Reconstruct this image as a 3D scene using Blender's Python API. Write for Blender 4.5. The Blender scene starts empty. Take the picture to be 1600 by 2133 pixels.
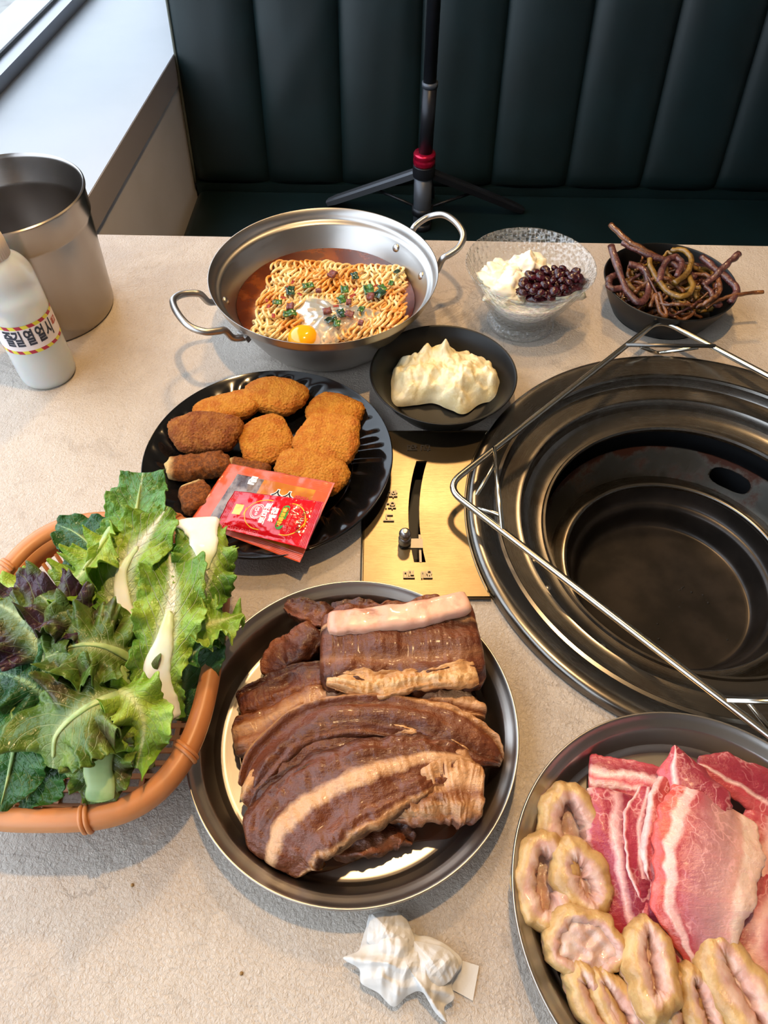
import bpy, bmesh, math, random
from mathutils import Vector, Matrix, noise
C = bpy.context.scene.collection
PI = math.pi
T = 0.74                      # height of the table top above the floor
# ------------------------------------------------------------ camera, sky, exposure
FPX, PITCH, CAMH = 1480.0, math.radians(52.8), 0.52
cp, sp = math.cos(PITCH), math.sin(PITCH)
cam = bpy.data.objects.new('camera', bpy.data.cameras.new('camera'))
C.objects.link(cam)
cam.location = (0, 0, T + CAMH)
cam.rotation_euler = (PI/2 - PITCH, 0, 0)
cam.data.sensor_fit = 'VERTICAL'
cam.data.sensor_height = 36.0
cam.data.lens = 36.0 * FPX / 2133.0
cam.data.clip_start = 0.02
sc = bpy.context.scene
sc.camera = cam
sc.view_settings.view_transform = 'Standard'
sc.view_settings.look = 'None'
sc.view_settings.gamma = 1.0
sc.view_settings.use_curve_mapping = False
sc.view_settings.exposure = -0.36
sc.cycles.use_denoising = True
sc.cycles.max_bounces = 10
sc.cycles.transparent_max_bounces = 16
sc.cycles.sample_clamp_indirect = 6.0
world = bpy.data.worlds.new('world'); sc.world = world
world.use_nodes = True
bg = world.node_tree.nodes['Background']
bg.inputs['Color'].default_value = (0.76, 0.87, 1.0, 1)     # even overcast daylight
bg.inputs['Strength'].default_value = 5.4
LAMP_W, SPOT_W = 60.0, 105.0
LAMP_COL = (1.0, 0.64, 0.30)

# ------------------------------------------------------------ helpers
def W(px, py, z=0.0):
    """point of the horizontal plane z above the table seen at a pixel of the 1600 x 2133 photograph"""
    u = (px - 800) / FPX; v = (py - 1066.5) / FPX
    t = (CAMH - z) / (v*cp + sp)
    return Vector((u*t, (cp - v*sp)*t, T + z))

def lin(h):
    h = h.lstrip('#')
    o = []
    for i in (0, 2, 4):
        c = int(h[i:i+2], 16)/255
        o.append(c/12.92 if c <= 0.04045 else ((c+0.055)/1.055)**2.4)
    return (*o, 1.0)

def nz(x, y=0.0, z=0.0): return noise.noise(Vector((x, y, z)))
def fbm(p, o=3): return noise.fractal(p, 1.0, 2.0, o)

def put(name, verts, faces, mat, parent=None, loc=None, uvs=None, smooth=True):
    """one mesh object; verts in world space (or in the parent's space when parent is given)"""
    vs = [Vector(v) for v in verts]
    if parent is None:
        if loc is None:
            n = len(vs)
            loc = Vector((sum(v.x for v in vs)/n, sum(v.y for v in vs)/n, min(v.z for v in vs)))
        loc = Vector(loc)
        vs = [v - loc for v in vs]
    me = bpy.data.meshes.new(name)
    me.from_pydata([tuple(v) for v in vs], [], faces)
    if uvs:
        ul = me.uv_layers.new(name='UVMap')
        for p in me.polygons:
            for li in p.loop_indices:
                ul.data[li].uv = uvs[me.loops[li].vertex_index]
    if smooth: me.polygons.foreach_set('use_smooth', [True]*len(me.polygons))
    me.validate(); me.update()
    if mat:
        for m in (mat if isinstance(mat, (list, tuple)) else [mat]): me.materials.append(m)
    o = bpy.data.objects.new(name, me); C.objects.link(o)
    if parent is not None: o.parent = parent
    else: o.location = loc
    return o

def sharp(o, deg=35):
    me = o.data
    bm = bmesh.new(); bm.from_mesh(me)
    for e in bm.edges:
        if len(e.link_faces) == 2 and e.calc_face_angle(0) > math.radians(deg): e.smooth = False
    bm.to_mesh(me); bm.free(); return o

def tag(o, label=None, cat=None, group=None, kind=None):
    if label: o['label'] = label
    if cat: o['category'] = cat
    if group: o['group'] = group
    if kind: o['kind'] = kind
    return o

def thing(name, label, cat, loc, group=None, rz=0):
    o = bpy.data.objects.new(name, None); C.objects.link(o)
    o.empty_display_size = 0.02
    o.location = loc; o.rotation_euler = (0, 0, rz)
    return tag(o, label, cat, group)

def crom(pts, n):
    pts = [Vector(p) for p in pts]; m = len(pts); out = []
    for i in range(n):
        t = i/(n-1)*(m-1); k = min(int(t), m-2); f = t-k
        p1, p2 = pts[k], pts[k+1]
        p0 = pts[k-1] if k > 0 else p1*2-p2
        p3 = pts[k+2] if k+2 < m else p2*2-p1
        out.append(0.5*((2*p1)+(p2-p0)*f+(2*p0-5*p1+4*p2-p3)*f*f+(3*p1-p0-3*p2+p3)*f**3))
    return out

def lerpl(L, t):
    if not isinstance(L, (list, tuple)): return L
    x = t*(len(L)-1); k = min(int(x), len(L)-2); f = x-k
    f = f*f*(3-2*f)
    return L[k]*(1-f)+L[k+1]*f

def lathe(profile, n=96, c=(0, 0, 0), fn=None):
    c = Vector(c); vs = []; fs = []; m = len(profile)
    for i in range(n):
        a = 2*PI*i/n
        for j, (r, z) in enumerate(profile):
            rr, zz = (r, z) if fn is None else fn(a, r, z, j)
            vs.append(c+Vector((rr*math.cos(a), rr*math.sin(a), zz)))
    for i in range(n):
        for j in range(m-1):
            a, b = i*m+j, ((i+1) % n)*m+j
            fs.append((a, b, b+1, a+1))
    return vs, fs

def smoothprof(p, k=4):
    """rounded polyline for lathe profiles"""
    q = crom([Vector((a, b, 0)) for a, b in p], (len(p)-1)*k+1)
    return [(max(v.x, 0), v.y) for v in q]

def frames(path, closed=False):
    n = len(path); fr = []
    prev = None
    for i in range(n):
        a = path[(i-1) % n] if closed or i > 0 else path[0]
        b = path[(i+1) % n] if closed or i < n-1 else path[-1]
        t = (b-a)
        t = t.normalized() if t.length > 1e-9 else Vector((1, 0, 0))
        if prev is None:
            ref = Vector((0, 0, 1)) if abs(t.z) < .95 else Vector((1, 0, 0))
            s = t.cross(ref).normalized()
        else:
            s = (prev - t*prev.dot(t)).normalized()
        prev = s
        fr.append((t, s, s.cross(t)))
    return fr

def tube(path, r, seg=10, closed=False, sx=1.0):
    path = [Vector(p) for p in path]
    fr = frames(path, closed); n = len(path); vs = []; fs = []
    for i in range(n):
        t, s, u = fr[i]
        rr = lerpl(r, i/(n-1))
        for k in range(seg):
            a = 2*PI*k/seg
            vs.append(path[i]+s*(math.cos(a)*rr*sx)+u*(math.sin(a)*rr))
    for i in range(n if closed else n-1):
        for k in range(seg):
            a = i*seg+k; b = i*seg+(k+1) % seg
            c2 = ((i+1) % n)*seg+(k+1) % seg; d = ((i+1) % n)*seg+k
            fs.append((a, d, c2, b))
    if not closed:
        fs.append(tuple(range(seg))); fs.append(tuple(range((n-1)*seg+seg-1, (n-1)*seg-1, -1)))
    return vs, fs

def rounded(pts, r, k=6):
    """polyline with rounded inner corners"""
    pts = [Vector(p) for p in pts]; out = [pts[0]]
    for i in range(1, len(pts)-1):
        p = pts[i]; a = pts[i-1]-p; b = pts[i+1]-p
        d = min(r, a.length*.45, b.length*.45)
        A = p+a.normalized()*d; B = p+b.normalized()*d
        for j in range(k+1):
            t = j/k; out.append(A*(1-t)**2+p*2*t*(1-t)+B*t*t)
    out.append(pts[-1]); return out

def box(x0, x1, y0, y1, z0, z1):
    v = [(x, y, z) for z in (z0, z1) for y in (y0, y1) for x in (x0, x1)]
    f = [(0, 2, 3, 1), (4, 5, 7, 6), (0, 1, 5, 4), (2, 6, 7, 3), (0, 4, 6, 2), (1, 3, 7, 5)]
    return v, f

def join(*vf):
    V = []; F = []
    for v, f in vf:
        b = len(V); V += list(v); F += [tuple(i+b for i in q) for q in f]
    return V, F

def bevel(o, w=.002, seg=2):
    bm = bmesh.new(); bm.from_mesh(o.data)
    bmesh.ops.bevel(bm, geom=[e for e in bm.edges if len(e.link_faces) == 2 and e.calc_face_angle(0) > .6], offset=w, segments=seg, affect='EDGES', profile=.5)
    bm.to_mesh(o.data); bm.free()
    o.data.polygons.foreach_set('use_smooth', [True]*len(o.data.polygons))
    sharp(o, 50)
    return o

def grid(nu, nv, fn, closeu=False, closev=False):
    vs = []; fs = []; uv = []
    for i in range(nu):
        for j in range(nv):
            u = i/(nu if closeu else nu-1); v = j/(nv if closev else nv-1)
            vs.append(fn(u, v)); uv.append((u, v))
    for i in range(nu if closeu else nu-1):
        for j in range(nv if closev else nv-1):
            a = i*nv+j; b = ((i+1) % nu)*nv+j
            c2 = ((i+1) % nu)*nv+(j+1) % nv; d = i*nv+(j+1) % nv
            fs.append((a, b, c2, d))
    return vs, fs, uv

def plate_holes(outer, holes, z0, z1):
    """flat slab with real holes"""
    bm = bmesh.new(); ed = []
    for loop in [outer]+holes:
        vv = [bm.verts.new((x, y, z1)) for x, y in loop]
        for i in range(len(vv)): ed.append(bm.edges.new((vv[i], vv[(i+1) % len(vv)])))
    bmesh.ops.triangle_fill(bm, use_beauty=True, use_dissolve=False, edges=ed)
    bmesh.ops.recalc_face_normals(bm, faces=bm.faces[:])
    if bm.faces and sum(f.normal.z for f in bm.faces) < 0: bmesh.ops.reverse_faces(bm, faces=bm.faces[:])
    r = bmesh.ops.extrude_face_region(bm, geom=bm.faces[:])
    for g in r['geom']:
        if isinstance(g, bmesh.types.BMVert): g.co.z = z0
    bmesh.ops.recalc_face_normals(bm, faces=bm.faces[:])
    bm.verts.index_update()
    vs = [v.co.copy() for v in bm.verts]; fs = [tuple(v.index for v in f.verts) for f in bm.faces]
    bm.free(); return vs, fs

def text_mesh(body, size, depth=0.0, bold=0.0, res=3, align='CENTER'):
    cu = bpy.data.curves.new('lettering', 'FONT')
    cu.body = body; cu.size = size; cu.extrude = depth; cu.offset = bold
    cu.align_x = align; cu.align_y = 'CENTER'; cu.resolution_u = res
    o = bpy.data.objects.new('lettering', cu); C.objects.link(o)
    dg = bpy.context.evaluated_depsgraph_get(); dg.update()
    me = bpy.data.meshes.new_from_object(o.evaluated_get(dg))
    vs = [v.co.copy() for v in me.vertices]; fs = [tuple(p.vertices) for p in me.polygons]
    bpy.data.objects.remove(o); bpy.data.curves.remove(cu); bpy.data.meshes.remove(me)
    return vs, fs

def subdiv(vs, fs, cuts=1):
    bm = bmesh.new()
    bv = [bm.verts.new(v) for v in vs]
    for f in fs:
        try: bm.faces.new([bv[i] for i in f])
        except ValueError: pass
    bmesh.ops.triangulate(bm, faces=bm.faces[:])
    bmesh.ops.subdivide_edges(bm, edges=bm.edges[:], cuts=cuts, use_grid_fill=True)
    bm.verts.index_update()
    o = [v.co.copy() for v in bm.verts], [tuple(v.index for v in f.verts) for f in bm.faces]
    bm.free(); return o

# ------------------------------------------------------------ materials
class NB:
    def __init__(s, name):
        s.m = bpy.data.materials.new(name); s.m.use_nodes = True
        s.t = s.m.node_tree; s.N = s.t.nodes; s.L = s.t.links
        s.b = s.N['Principled BSDF']; s.out = s.N['Material Output']
        s._c = None
    def set(s, n, k, v):
        i = n.inputs[k]
        if hasattr(v, 'is_output'): s.L.new(v, i)
        elif isinstance(v, (tuple, list)) and i.type == 'RGBA' and len(v) == 3: i.default_value = (*v, 1)
        else: i.default_value = v
    def node(s, ty, props=None, **k):
        n = s.N.new(ty)
        for a, b in (props or {}).items(): setattr(n, a, b)
        for a, b in k.items(): s.set(n, a, b)
        return n
    def co(s, which='Object'):
        if s._c is None: s._c = s.N.new('ShaderNodeTexCoord')
        return s._c.outputs[which]
    def mapped(s, scale=(1, 1, 1), which='Object', loc=(0, 0, 0)):
        n = s.N.new('ShaderNodeMapping'); s.L.new(s.co(which), n.inputs['Vector'])
        n.inputs['Scale'].default_value = scale; n.inputs['Location'].default_value = loc
        return n.outputs['Vector']
    def noise(s, scale, detail=3, rough=.5, vec=None, dist=0.0):
        n = s.N.new('ShaderNodeTexNoise'); s.L.new(vec or s.co(), n.inputs['Vector'])
        n.inputs['Scale'].default_value = scale; n.inputs['Detail'].default_value = detail
        n.inputs['Roughness'].default_value = rough; n.inputs['Distortion'].default_value = dist
        return n.outputs['Fac']
    def voro(s, scale, feature='F1', vec=None, rnd=1.0):
        n = s.N.new('ShaderNodeTexVoronoi'); n.feature = feature
        s.L.new(vec or s.co(), n.inputs['Vector']); n.inputs['Scale'].default_value = scale
        n.inputs['Randomness'].default_value = rnd
        return n.outputs['Distance']
    def math(s, op, a, b=0.0, clamp=False):
        n = s.N.new('ShaderNodeMath'); n.operation = op; n.use_clamp = clamp
        for i, x in enumerate((a, b)):
            if hasattr(x, 'is_output'): s.L.new(x, n.inputs[i])
            else: n.inputs[i].default_value = x
        return n.outputs[0]
    def step(s, x, lo, hi):
        n = s.N.new('ShaderNodeMapRange'); n.interpolation_type = 'SMOOTHSTEP'
        s.L.new(x, n.inputs['Value']); n.inputs['From Min'].default_value = lo; n.inputs['From Max'].default_value = hi
        return n.outputs['Result']
    def ramp(s, fac, stops, interp='LINEAR'):
        n = s.N.new('ShaderNodeValToRGB'); n.color_ramp.interpolation = interp
        e = n.color_ramp.elements
        for i, (p, c) in enumerate(stops):
            x = e[i] if i < 2 else e.new(p)
            x.position = p; x.color = lin(c) if isinstance(c, str) else (*c, 1)
        s.L.new(fac, n.inputs['Fac']); return n.outputs['Color']
    def mix(s, fac, a, b):
        n = s.N.new('ShaderNodeMix'); n.data_type = 'RGBA'
        for k, x in ((0, fac), (6, a), (7, b)):
            if hasattr(x, 'is_output'): s.L.new(x, n.inputs[k])
            elif isinstance(x, str): n.inputs[k].default_value = lin(x)
            else: n.inputs[k].default_value = x if k == 0 else (*x[:3], 1)
        return n.outputs[2]
    def uvxy(s):
        n = s.N.new('ShaderNodeSeparateXYZ'); s.L.new(s.co('UV'), n.inputs[0])
        return n.outputs[0], n.outputs[1]
    def bump(s, h, strength=.3, dist=.001, prev=None):
        n = s.N.new('ShaderNodeBump'); s.L.new(h, n.inputs['Height'])
        n.inputs['Strength'].default_value = strength; n.inputs['Distance'].default_value = dist
        if prev: s.L.new(prev, n.inputs['Normal'])
        s.L.new(n.outputs['Normal'], s.b.inputs['Normal']); return n.outputs['Normal']
    def P(s, **k):
        names = dict(col='Base Color', rough='Roughness', metal='Metallic', spec='Specular IOR Level', trans='Transmission Weight', ior='IOR', sss='Subsurface Weight', sssr='Subsurface Radius', ssss='Subsurface Scale', coat='Coat Weight', coatr='Coat Roughness', alpha='Alpha', emit='Emission Color', emits='Emission Strength', sheen='Sheen Weight')
        for a, v in k.items():
            if isinstance(v, str): v = lin(v)
            s.set(s.b, names[a], v)
        return s

def plain(name, col, rough=.5, **k):
    return NB(name).P(col=col, rough=rough, **k).m

def varied(name, c1, c2, scale=20, rough=.5, bs=None, bst=.3, bd=.001, lo=.35, hi=.65, detail=4, **k):
    b = NB(name)
    f = b.step(b.noise(scale, detail), lo, hi)
    b.P(col=b.mix(f, c1, c2), rough=rough, **k)
    if bs: b.bump(b.noise(bs, 4, .6), bst, bd)
    return b.m

def steel(name, col='#b9b5b0', rough=.28, turned=True, dirt=None, br=.10):
    b = NB(name)
    if turned:
        sx = b.N.new('ShaderNodeSeparateXYZ'); b.L.new(b.co(), sx.inputs[0])
        r2 = b.math('SQRT', b.math('ADD', b.math('MULTIPLY', sx.outputs[0], sx.outputs[0]), b.math('MULTIPLY', sx.outputs[1], sx.outputs[1])))
        cb = b.N.new('ShaderNodeCombineXYZ'); b.L.new(r2, cb.inputs[0]); b.L.new(b.math('MULTIPLY', sx.outputs[2], 1.0), cb.inputs[1])
        g = b.noise(1800, 2, .6, vec=cb.outputs[0])
    else:
        g = b.noise(2600, 2, .6, vec=b.mapped((.02, 1, .5)))
    smear = b.noise(14, 4, .6)
    rg = b.math('ADD', rough-.08, b.math('ADD', b.math('MULTIPLY', g, .08), b.math('MULTIPLY', smear, .12)))
    c = lin(col)
    colr = c if dirt is None else b.mix(b.step(b.noise(9, 6, .65), .45, .75), c, dirt)
    b.P(col=colr, metal=1.0, rough=rg)
    b.bump(g, br, .0002)
    return b.m

M = {}
M['steel'] = steel('stainless_steel', '#a8a39e', .32)
M['steel_dark'] = steel('worn_stainless', '#7b7772', .25, dirt='#5b4c3c')
M['steel_pail'] = steel('pail_stainless', '#a39e9a', .22, br=.03)
M['steel_pot'] = steel('pot_stainless', '#aeaaa6', .3)
M['brushed'] = steel('brushed_plate', '#80725b', .31, turned=False, dirt='#75664f', br=.22)
M['chrome'] = plain('bright_wire', '#b9b4a8', .2, metal=1.0)
M['rod_dark'] = plain('dull_wire', '#6d6a66', .38, metal=1.0)
M['pan_black'] = varied('seasoned_pan', '#2e2b29', '#3d3835', 30, .34, 400, .15, .0003, metal=.75)
M['black_glaze'] = plain('black_melamine', '#0c0d0f', .10)
M['black_matte'] = varied('black_matte_dish', '#0c0d0e', '#101112', 60, .4, 900, .1, .0002, spec=.3)
b = NB('rippled_black'); b.P(col='#101116', rough=.13, coat=.4); b.bump(b.noise(38, 2, .5, vec=b.mapped((1.6, .7, 1))), .8, .004); M['black_ripple'] = b.m
b = NB('table_laminate')
big = b.noise(5, 5, .6, dist=.6); mid = b.noise(28, 5, .65, dist=1.2)
col = b.mix(b.step(big, .35, .68), '#ada093', '#c3b8ab')
col = b.mix(b.math('MULTIPLY', b.step(mid, .5, .75), .35), col, '#8f8273')
vein = b.step(b.math('ABSOLUTE', b.math('SUBTRACT', b.noise(7, 7, .62, dist=1.4), .5)), .012, .0)
vein = b.math('MULTIPLY', vein, b.math('MULTIPLY', b.step(b.noise(3, 2), .5, .62), .45))
col = b.mix(vein, col, '#75695d')
peb = b.noise(430, 4, .65, dist=.6)
b.P(col=b.mix(b.math('MULTIPLY', b.step(peb, .50, .30), .30), col, '#857a6e'), rough=b.math('ADD', .3, b.math('MULTIPLY', mid, .22)), spec=.62)
b.bump(peb, .65, .0026, b.bump(b.noise(46, 5, .65), .5, .004))
M['table'] = b.m
M['edge'] = plain('table_edge', '#d8d0c4', .5)
M['leather'] = varied('green_leather', '#081819', '#0b1e20', 9, .45, 420, .12, .0006, spec=.35)
M['piping'] = plain('beige_piping', '#57584c', .6)
M['sill'] = varied('white_sill', '#a6abb2', '#9da3aa', 3, .32, 30, .05, .002)
M['apron'] = plain('grey_apron', '#b3adb0', .6)
M['wallpaint'] = varied('light_wall', '#ece8ea', '#e2dedf', 4, .8)
M['frame'] = plain('aluminium_frame', '#9a9ca2', .35, metal=.7)
M['gasket'] = plain('black_gasket', '#1b1c1f', .6)
M['concrete'] = varied('concrete', '#8e8c88', '#a3a19c', 18, .9, 60, .3, .004)
M['floor'] = varied('floor_tile', '#4b4440', '#564e48', 3, .5)
M['innerwall'] = varied('plaster_wall', '#a8a19b', '#b0a9a2', 2, .8)
M['ceiling'] = varied('warm_ceiling', '#b5a28a', '#c0ad95', 2, .7)
b = NB('window_glass'); tr = b.node('ShaderNodeBsdfTransparent'); gl = b.node('ShaderNodeBsdfGlossy'); gl.inputs['Roughness'].default_value = 0.02
fz = b.node('ShaderNodeMath', dict(operation='MULTIPLY_ADD')); lw = b.node('ShaderNodeLayerWeight', Blend=.5); b.L.new(b.math('POWER', lw.outputs['Facing'], 5.0), fz.inputs[0]); fz.inputs[1].default_value = .5; fz.inputs[2].default_value = .03; mx = b.node('ShaderNodeMixShader')
b.L.new(fz.outputs[0], mx.inputs[0]); b.L.new(tr.outputs[0], mx.inputs[1]); b.L.new(gl.outputs[0], mx.inputs[2]); b.L.new(mx.outputs[0], b.out.inputs[0]); M['pane'] = b.m

# ------------------------------------------------------------ the setting
YAW = -0.032                                  # the booth runs a touch off the camera's axis
def wallx(y): return -0.4405 + 0.067*(y-1.036)
def slabx(name, dx0, dx1, z0, z1, y0, y1, mat, kind='structure'):
    """a long piece running beside the window wall; dx counted from the sill's inner edge"""
    v, f = box(0, 1, 0, 1, T+z0, T+z1)
    v = [(wallx(y0 if y < .5 else y1)+(dx0 if x < .5 else dx1), (y0 if y < .5 else y1), z) for x, y, z in v]
    return tag(put(name, v, f, mat, smooth=False), kind=kind)
tag(put('floor', *box(-.9, 3.2, -2.6, 3.6, -.05, 0), M['floor'], smooth=False), kind='structure')
tag(put('ceiling', *box(-.9, 3.2, -2.6, 3.6, 2.75, 2.8), M['ceiling'], smooth=False), kind='structure')
tag(put('wall_right', *box(3.1, 3.2, -2.6, 3.6, 0, 2.75), M['innerwall'], smooth=False), kind='structure')
tag(put('wall_behind', *box(-.9, 3.2, -2.7, -2.6, 0, 2.75), M['innerwall'], smooth=False), kind='structure')
tag(put('wall_far', *box(-.9, 3.2, 3.5, 3.6, 0, 2.75), M['innerwall'], smooth=False), kind='structure')
slabx('wall_left', -.20, -.004, -T, -.09, -2.6, 3.5, M['wallpaint'])
slabx('trim_1', -.02, .0, -.09, -.041, -2.6, 3.5, M['apron'])
sill = slabx('trim_2', -.27, -.001, -.09, -.04, -2.6, 3.5, M['sill'])
# window: low frame, gasket, pane, head
win = thing('window_1', None, None, (0, 0, T-.04)); win['kind'] = 'structure'
def wpart(name, dx0, dx1, z0, z1, y0, y1, mat):
    v, f = box(0, 1, 0, 1, z0, z1)
    v = [(wallx(y0 if y < .5 else y1)+(dx0 if x < .5 else dx1)+.012*((y0 if y < .5 else y1)-1.27), (y0 if y < .5 else y1), z) for x, y, z in v]
    return put(name, v, f, mat, parent=win, smooth=False)
FX = -.268
wpart('sash_rail', FX-.030, FX, 0, .022, -2.6, 3.5, M['frame'])
wpart('gasket', FX-.036, FX-.030, 0, .028, -2.6, 3.5, M['gasket'])
wpart('window_pane', FX-.020, FX-.014, .02, 1.85, -2.6, 3.5, M['pane'])
wpart('frame_head', FX-.05, FX, 1.85, 2.0, -2.6, 3.5, M['frame'])
wpart('outer_ledge', FX-.16, FX-.036, -.06, -.002, -2.6, 3.5, M['sill'])
tag(put('wall_above_window', *box(-.9, -.5, -2.6, 3.5, T+1.85, 2.75), M['innerwall'], smooth=False), kind='structure')
tag(put('ground', *box(-7, -.84, -6, 8, T-.5, T-.28), M['concrete'], smooth=False), kind='structure')

# pendant lamps: opaque metal shade, glowing bulb, the light just under it
M['shade'] = plain('black_shade', '#17181a', .4, metal=.6)
M['shade_in'] = plain('brass_shade_lining', '#c79a52', .3, metal=1.0)
b = NB('bulb'); b.P(col='#ffffff', emit=(1, .68, .36, 1), emits=40.0); M['bulb'] = b.m
def pendant(label, loc, watts, spread):
    r = thing('pendant_lamp', label, 'lamp', loc)
    put('lamp_shade', *lathe([(.02, .20), (.05, .19), (.13, .04), (.14, 0), (.137, 0), (.127, .04), (.047, .187), (.0, .19)], 48), M['shade'], parent=r)
    put('cord', *tube([(0, 0, .2), (0, 0, 2.75-loc[2])], .004, 8), M['gasket'], parent=r)
    put('bulb', *lathe(smoothprof([(0, .07), (.02, .075), (.03, .1), (.022, .13), (.014, .15), (0, .15)]), 24), M['bulb'], parent=r)
    l = bpy.data.lights.new('lamp_light', 'SPOT'); l.energy = watts; l.color = LAMP_COL
    l.spot_size = math.radians(spread); l.spot_blend = .5; l.shadow_soft_size = .022
    o = bpy.data.objects.new('lamp_light', l); C.objects.link(o); o.parent = r; o.location = (0, 0, .05)
    return r
pendant('pendant lamp with black metal shade hanging above the dining table', (.02, .47, T+1.28), LAMP_W, 84)
# warm spotlight on the ceiling beyond the booth, aimed at the table
spos = Vector((.15, 1.72, T+1.86)); aim = Vector((.08, .36, T))
sl = thing('ceiling_spotlight', 'black ceiling spotlight beyond the booth aimed at the table', 'spotlight', spos)
dq = (aim-spos).to_track_quat('-Z', 'Y')
hv, hf = lathe([(0, .10), (.045, .10), (.05, .09), (.05, 0), (.046, 0), (.046, .05), (0, .05)], 32)
put('lamp_head', [dq @ Vector(p) for p in hv], hf, M['shade'], parent=sl)
bv, bf_ = lathe([(0, .02), (.03, .03), (.04, .048), (0, .049)], 24)
put('bulb', [dq @ Vector(p) for p in bv], bf_, M['bulb'], parent=sl)
put('bracket', *tube([(0, 0, .07), (0, 0, 2.75-spos.z)], .012, 10), M['shade'], parent=sl)
ld = bpy.data.lights.new('spotlight_light', 'SPOT'); ld.energy = SPOT_W; ld.color = LAMP_COL; ld.spot_size = math.radians(50); ld.spot_blend = .5; ld.shadow_soft_size = .09
lo = bpy.data.objects.new('spotlight_light', ld); C.objects.link(lo); lo.parent = sl; lo.location = dq @ Vector((0, 0, -.01)); lo.rotation_euler = dq.to_euler()

# ------------------------------------------------------------ booth
bench = thing('booth_bench', 'dark green leather booth with tall vertically channelled backrest', 'bench', (-.404, 1.49, 0), rz=YAW)
SZ = T-.28
v, f = box(0, 2.3, -.52, .0, SZ-.14, SZ)
bevel(put('seat_cushion', v, f, M['leather'], parent=bench), .02, 4)
put('seat_base', *box(0.01, 2.29, -.48, .2, 0, SZ-.14), M['gasket'], parent=bench, smooth=False)
put('seat_back_fill', *box(0.0, 2.29, -.004, .09, SZ-.14, SZ+.012), M['leather'], parent=bench, smooth=False)
TILT = math.radians(11.7); BH = .80
rng = random.Random(4)
for k in range(14):
    x0 = k*.158; ph = rng.random()*9
    def ch(u, v, x0=x0, ph=ph):
        a = v*2-1
        puff = .020*(max(0.0, 1-abs(a)**2.6))**.6
        edge = min(1.0, u/.035)**.5
        wr = .0012*nz(u*3+ph, a*2+ph)+ (.002*math.exp(-((u-.30-.14*a)*16)**2) if k == 1 else 0)
        h = u*BH
        return Vector((x0+.158*v, -(puff*edge+wr*edge)*math.cos(TILT)+h*math.sin(TILT)+.016*(1-edge), h*math.cos(TILT)))+Vector((0, 0, SZ))
    put('channel_panel', *grid(36, 21, ch)[:2], M['leather'], parent=bench)
v, f = box(-.006, 2.22, .0, .10, 0, BH+.03)
v = [(x, y+.012+z*math.sin(TILT), SZ+z*math.cos(TILT)) for x, y, z in v]
put('back_board', v, f, M['leather'], parent=bench, smooth=False)
put('edge_piping', *tube([(-.002, .002+z*math.sin(TILT), SZ+.01+z*math.cos(TILT)) for z in [i*BH/12 for i in range(13)]], .003, 8), M['piping'], parent=bench)

# ------------------------------------------------------------ table
GC = (.2925, .3835)                              # centre of the grill
tab = thing('dining_table', 'stone patterned restaurant table with built-in grill well', 'table', (.3, .35, 0))
yb = lambda x: .8392-.0318*x
def tl(x, y): return (x-.3, y-.35)
y0 = -.16
outer = [tl(wallx(y0)+.004, y0), tl(1.06, y0), tl(1.06, yb(1.06)), tl(wallx(yb(-.4))+.004, yb(-.4))]
circ = [tl(GC[0]+.206*math.cos(2*PI*i/96), GC[1]+.206*math.sin(2*PI*i/96)) for i in range(96)]
slot_cut = [tl(.012, .322), tl(.058, .322), tl(.058, .468), tl(.012, .468)]
v, f = plate_holes(outer, [circ, slot_cut], T-.028, T)
put('tabletop', v, f, M['table'], parent=tab, smooth=False)
put('pedestal', *box(-.16, .16, -.1, .16, 0, .5), M['gasket'], parent=tab, smooth=False)
put('base_plate', *box(-.3, .3, -.25, .3, 0, .02), M['gasket'], parent=tab, smooth=False)

# ------------------------------------------------------------ grill well
gr = thing('tabletop_grill', 'large round stainless grill well set into the table', 'grill', (GC[0], GC[1], T))
ring = smoothprof([(.2168, .0), (.2172, .006), (.2150, .0105), (.2090, .0115), (.200, .0085), (.1925, .0055)], 4)
ring += [(.1895, .0062), (.1880, .004), (.1868, -.004)]+smoothprof([(.186, -.0055), (.178, -.0065), (.1685, -.0075)], 3)
ring += [(.1662, -.0068), (.1648, -.009), (.1640, -.014)]
ring += smoothprof([(.163, -.018), (.158, -.022), (.150, -.0245), (.1440, -.0245)], 3)
ring += [(.1425, -.0225), (.1405, -.0225), (.1395, -.025), (.1405, -.029), (.146, -.030), (.166, -.024), (.19, -.008), (.206, .0)]
sharp(put('outer_ring', *lathe(ring, 144), M['steel_dark'], parent=gr), 25)
M['rust'] = None
b = NB('sooty_pan'); rz_ = b.noise(22, 6, .7)
sx = b.N.new('ShaderNodeSeparateXYZ'); b.L.new(b.co(), sx.inputs[0])
up = b.step(sx.outputs[2], -.062, -.048)
f1 = b.math('MULTIPLY', b.step(b.math('ADD', rz_, b.math('MULTIPLY', up, .18)), .52, .68), 1.0)
b.P(col=b.mix(f1, '#77756f', '#4a2312'), metal=b.math('SUBTRACT', .9, b.math('MULTIPLY', f1, .8)), rough=b.math('ADD', .34, b.math('MULTIPLY', f1, .3)))
b.bump(b.noise(160, 4, .6), .15, .0006); M['soot'] = b.m
wallp = [(.1405, -.052), (.1395, -.05), (.1375, -.052), (.131, -.075), (.128, -.080)]
oval = [2*PI*(i/32) for i in range(32)]
HA = math.radians(53)                             # where the oval vent sits on the far wall
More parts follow.
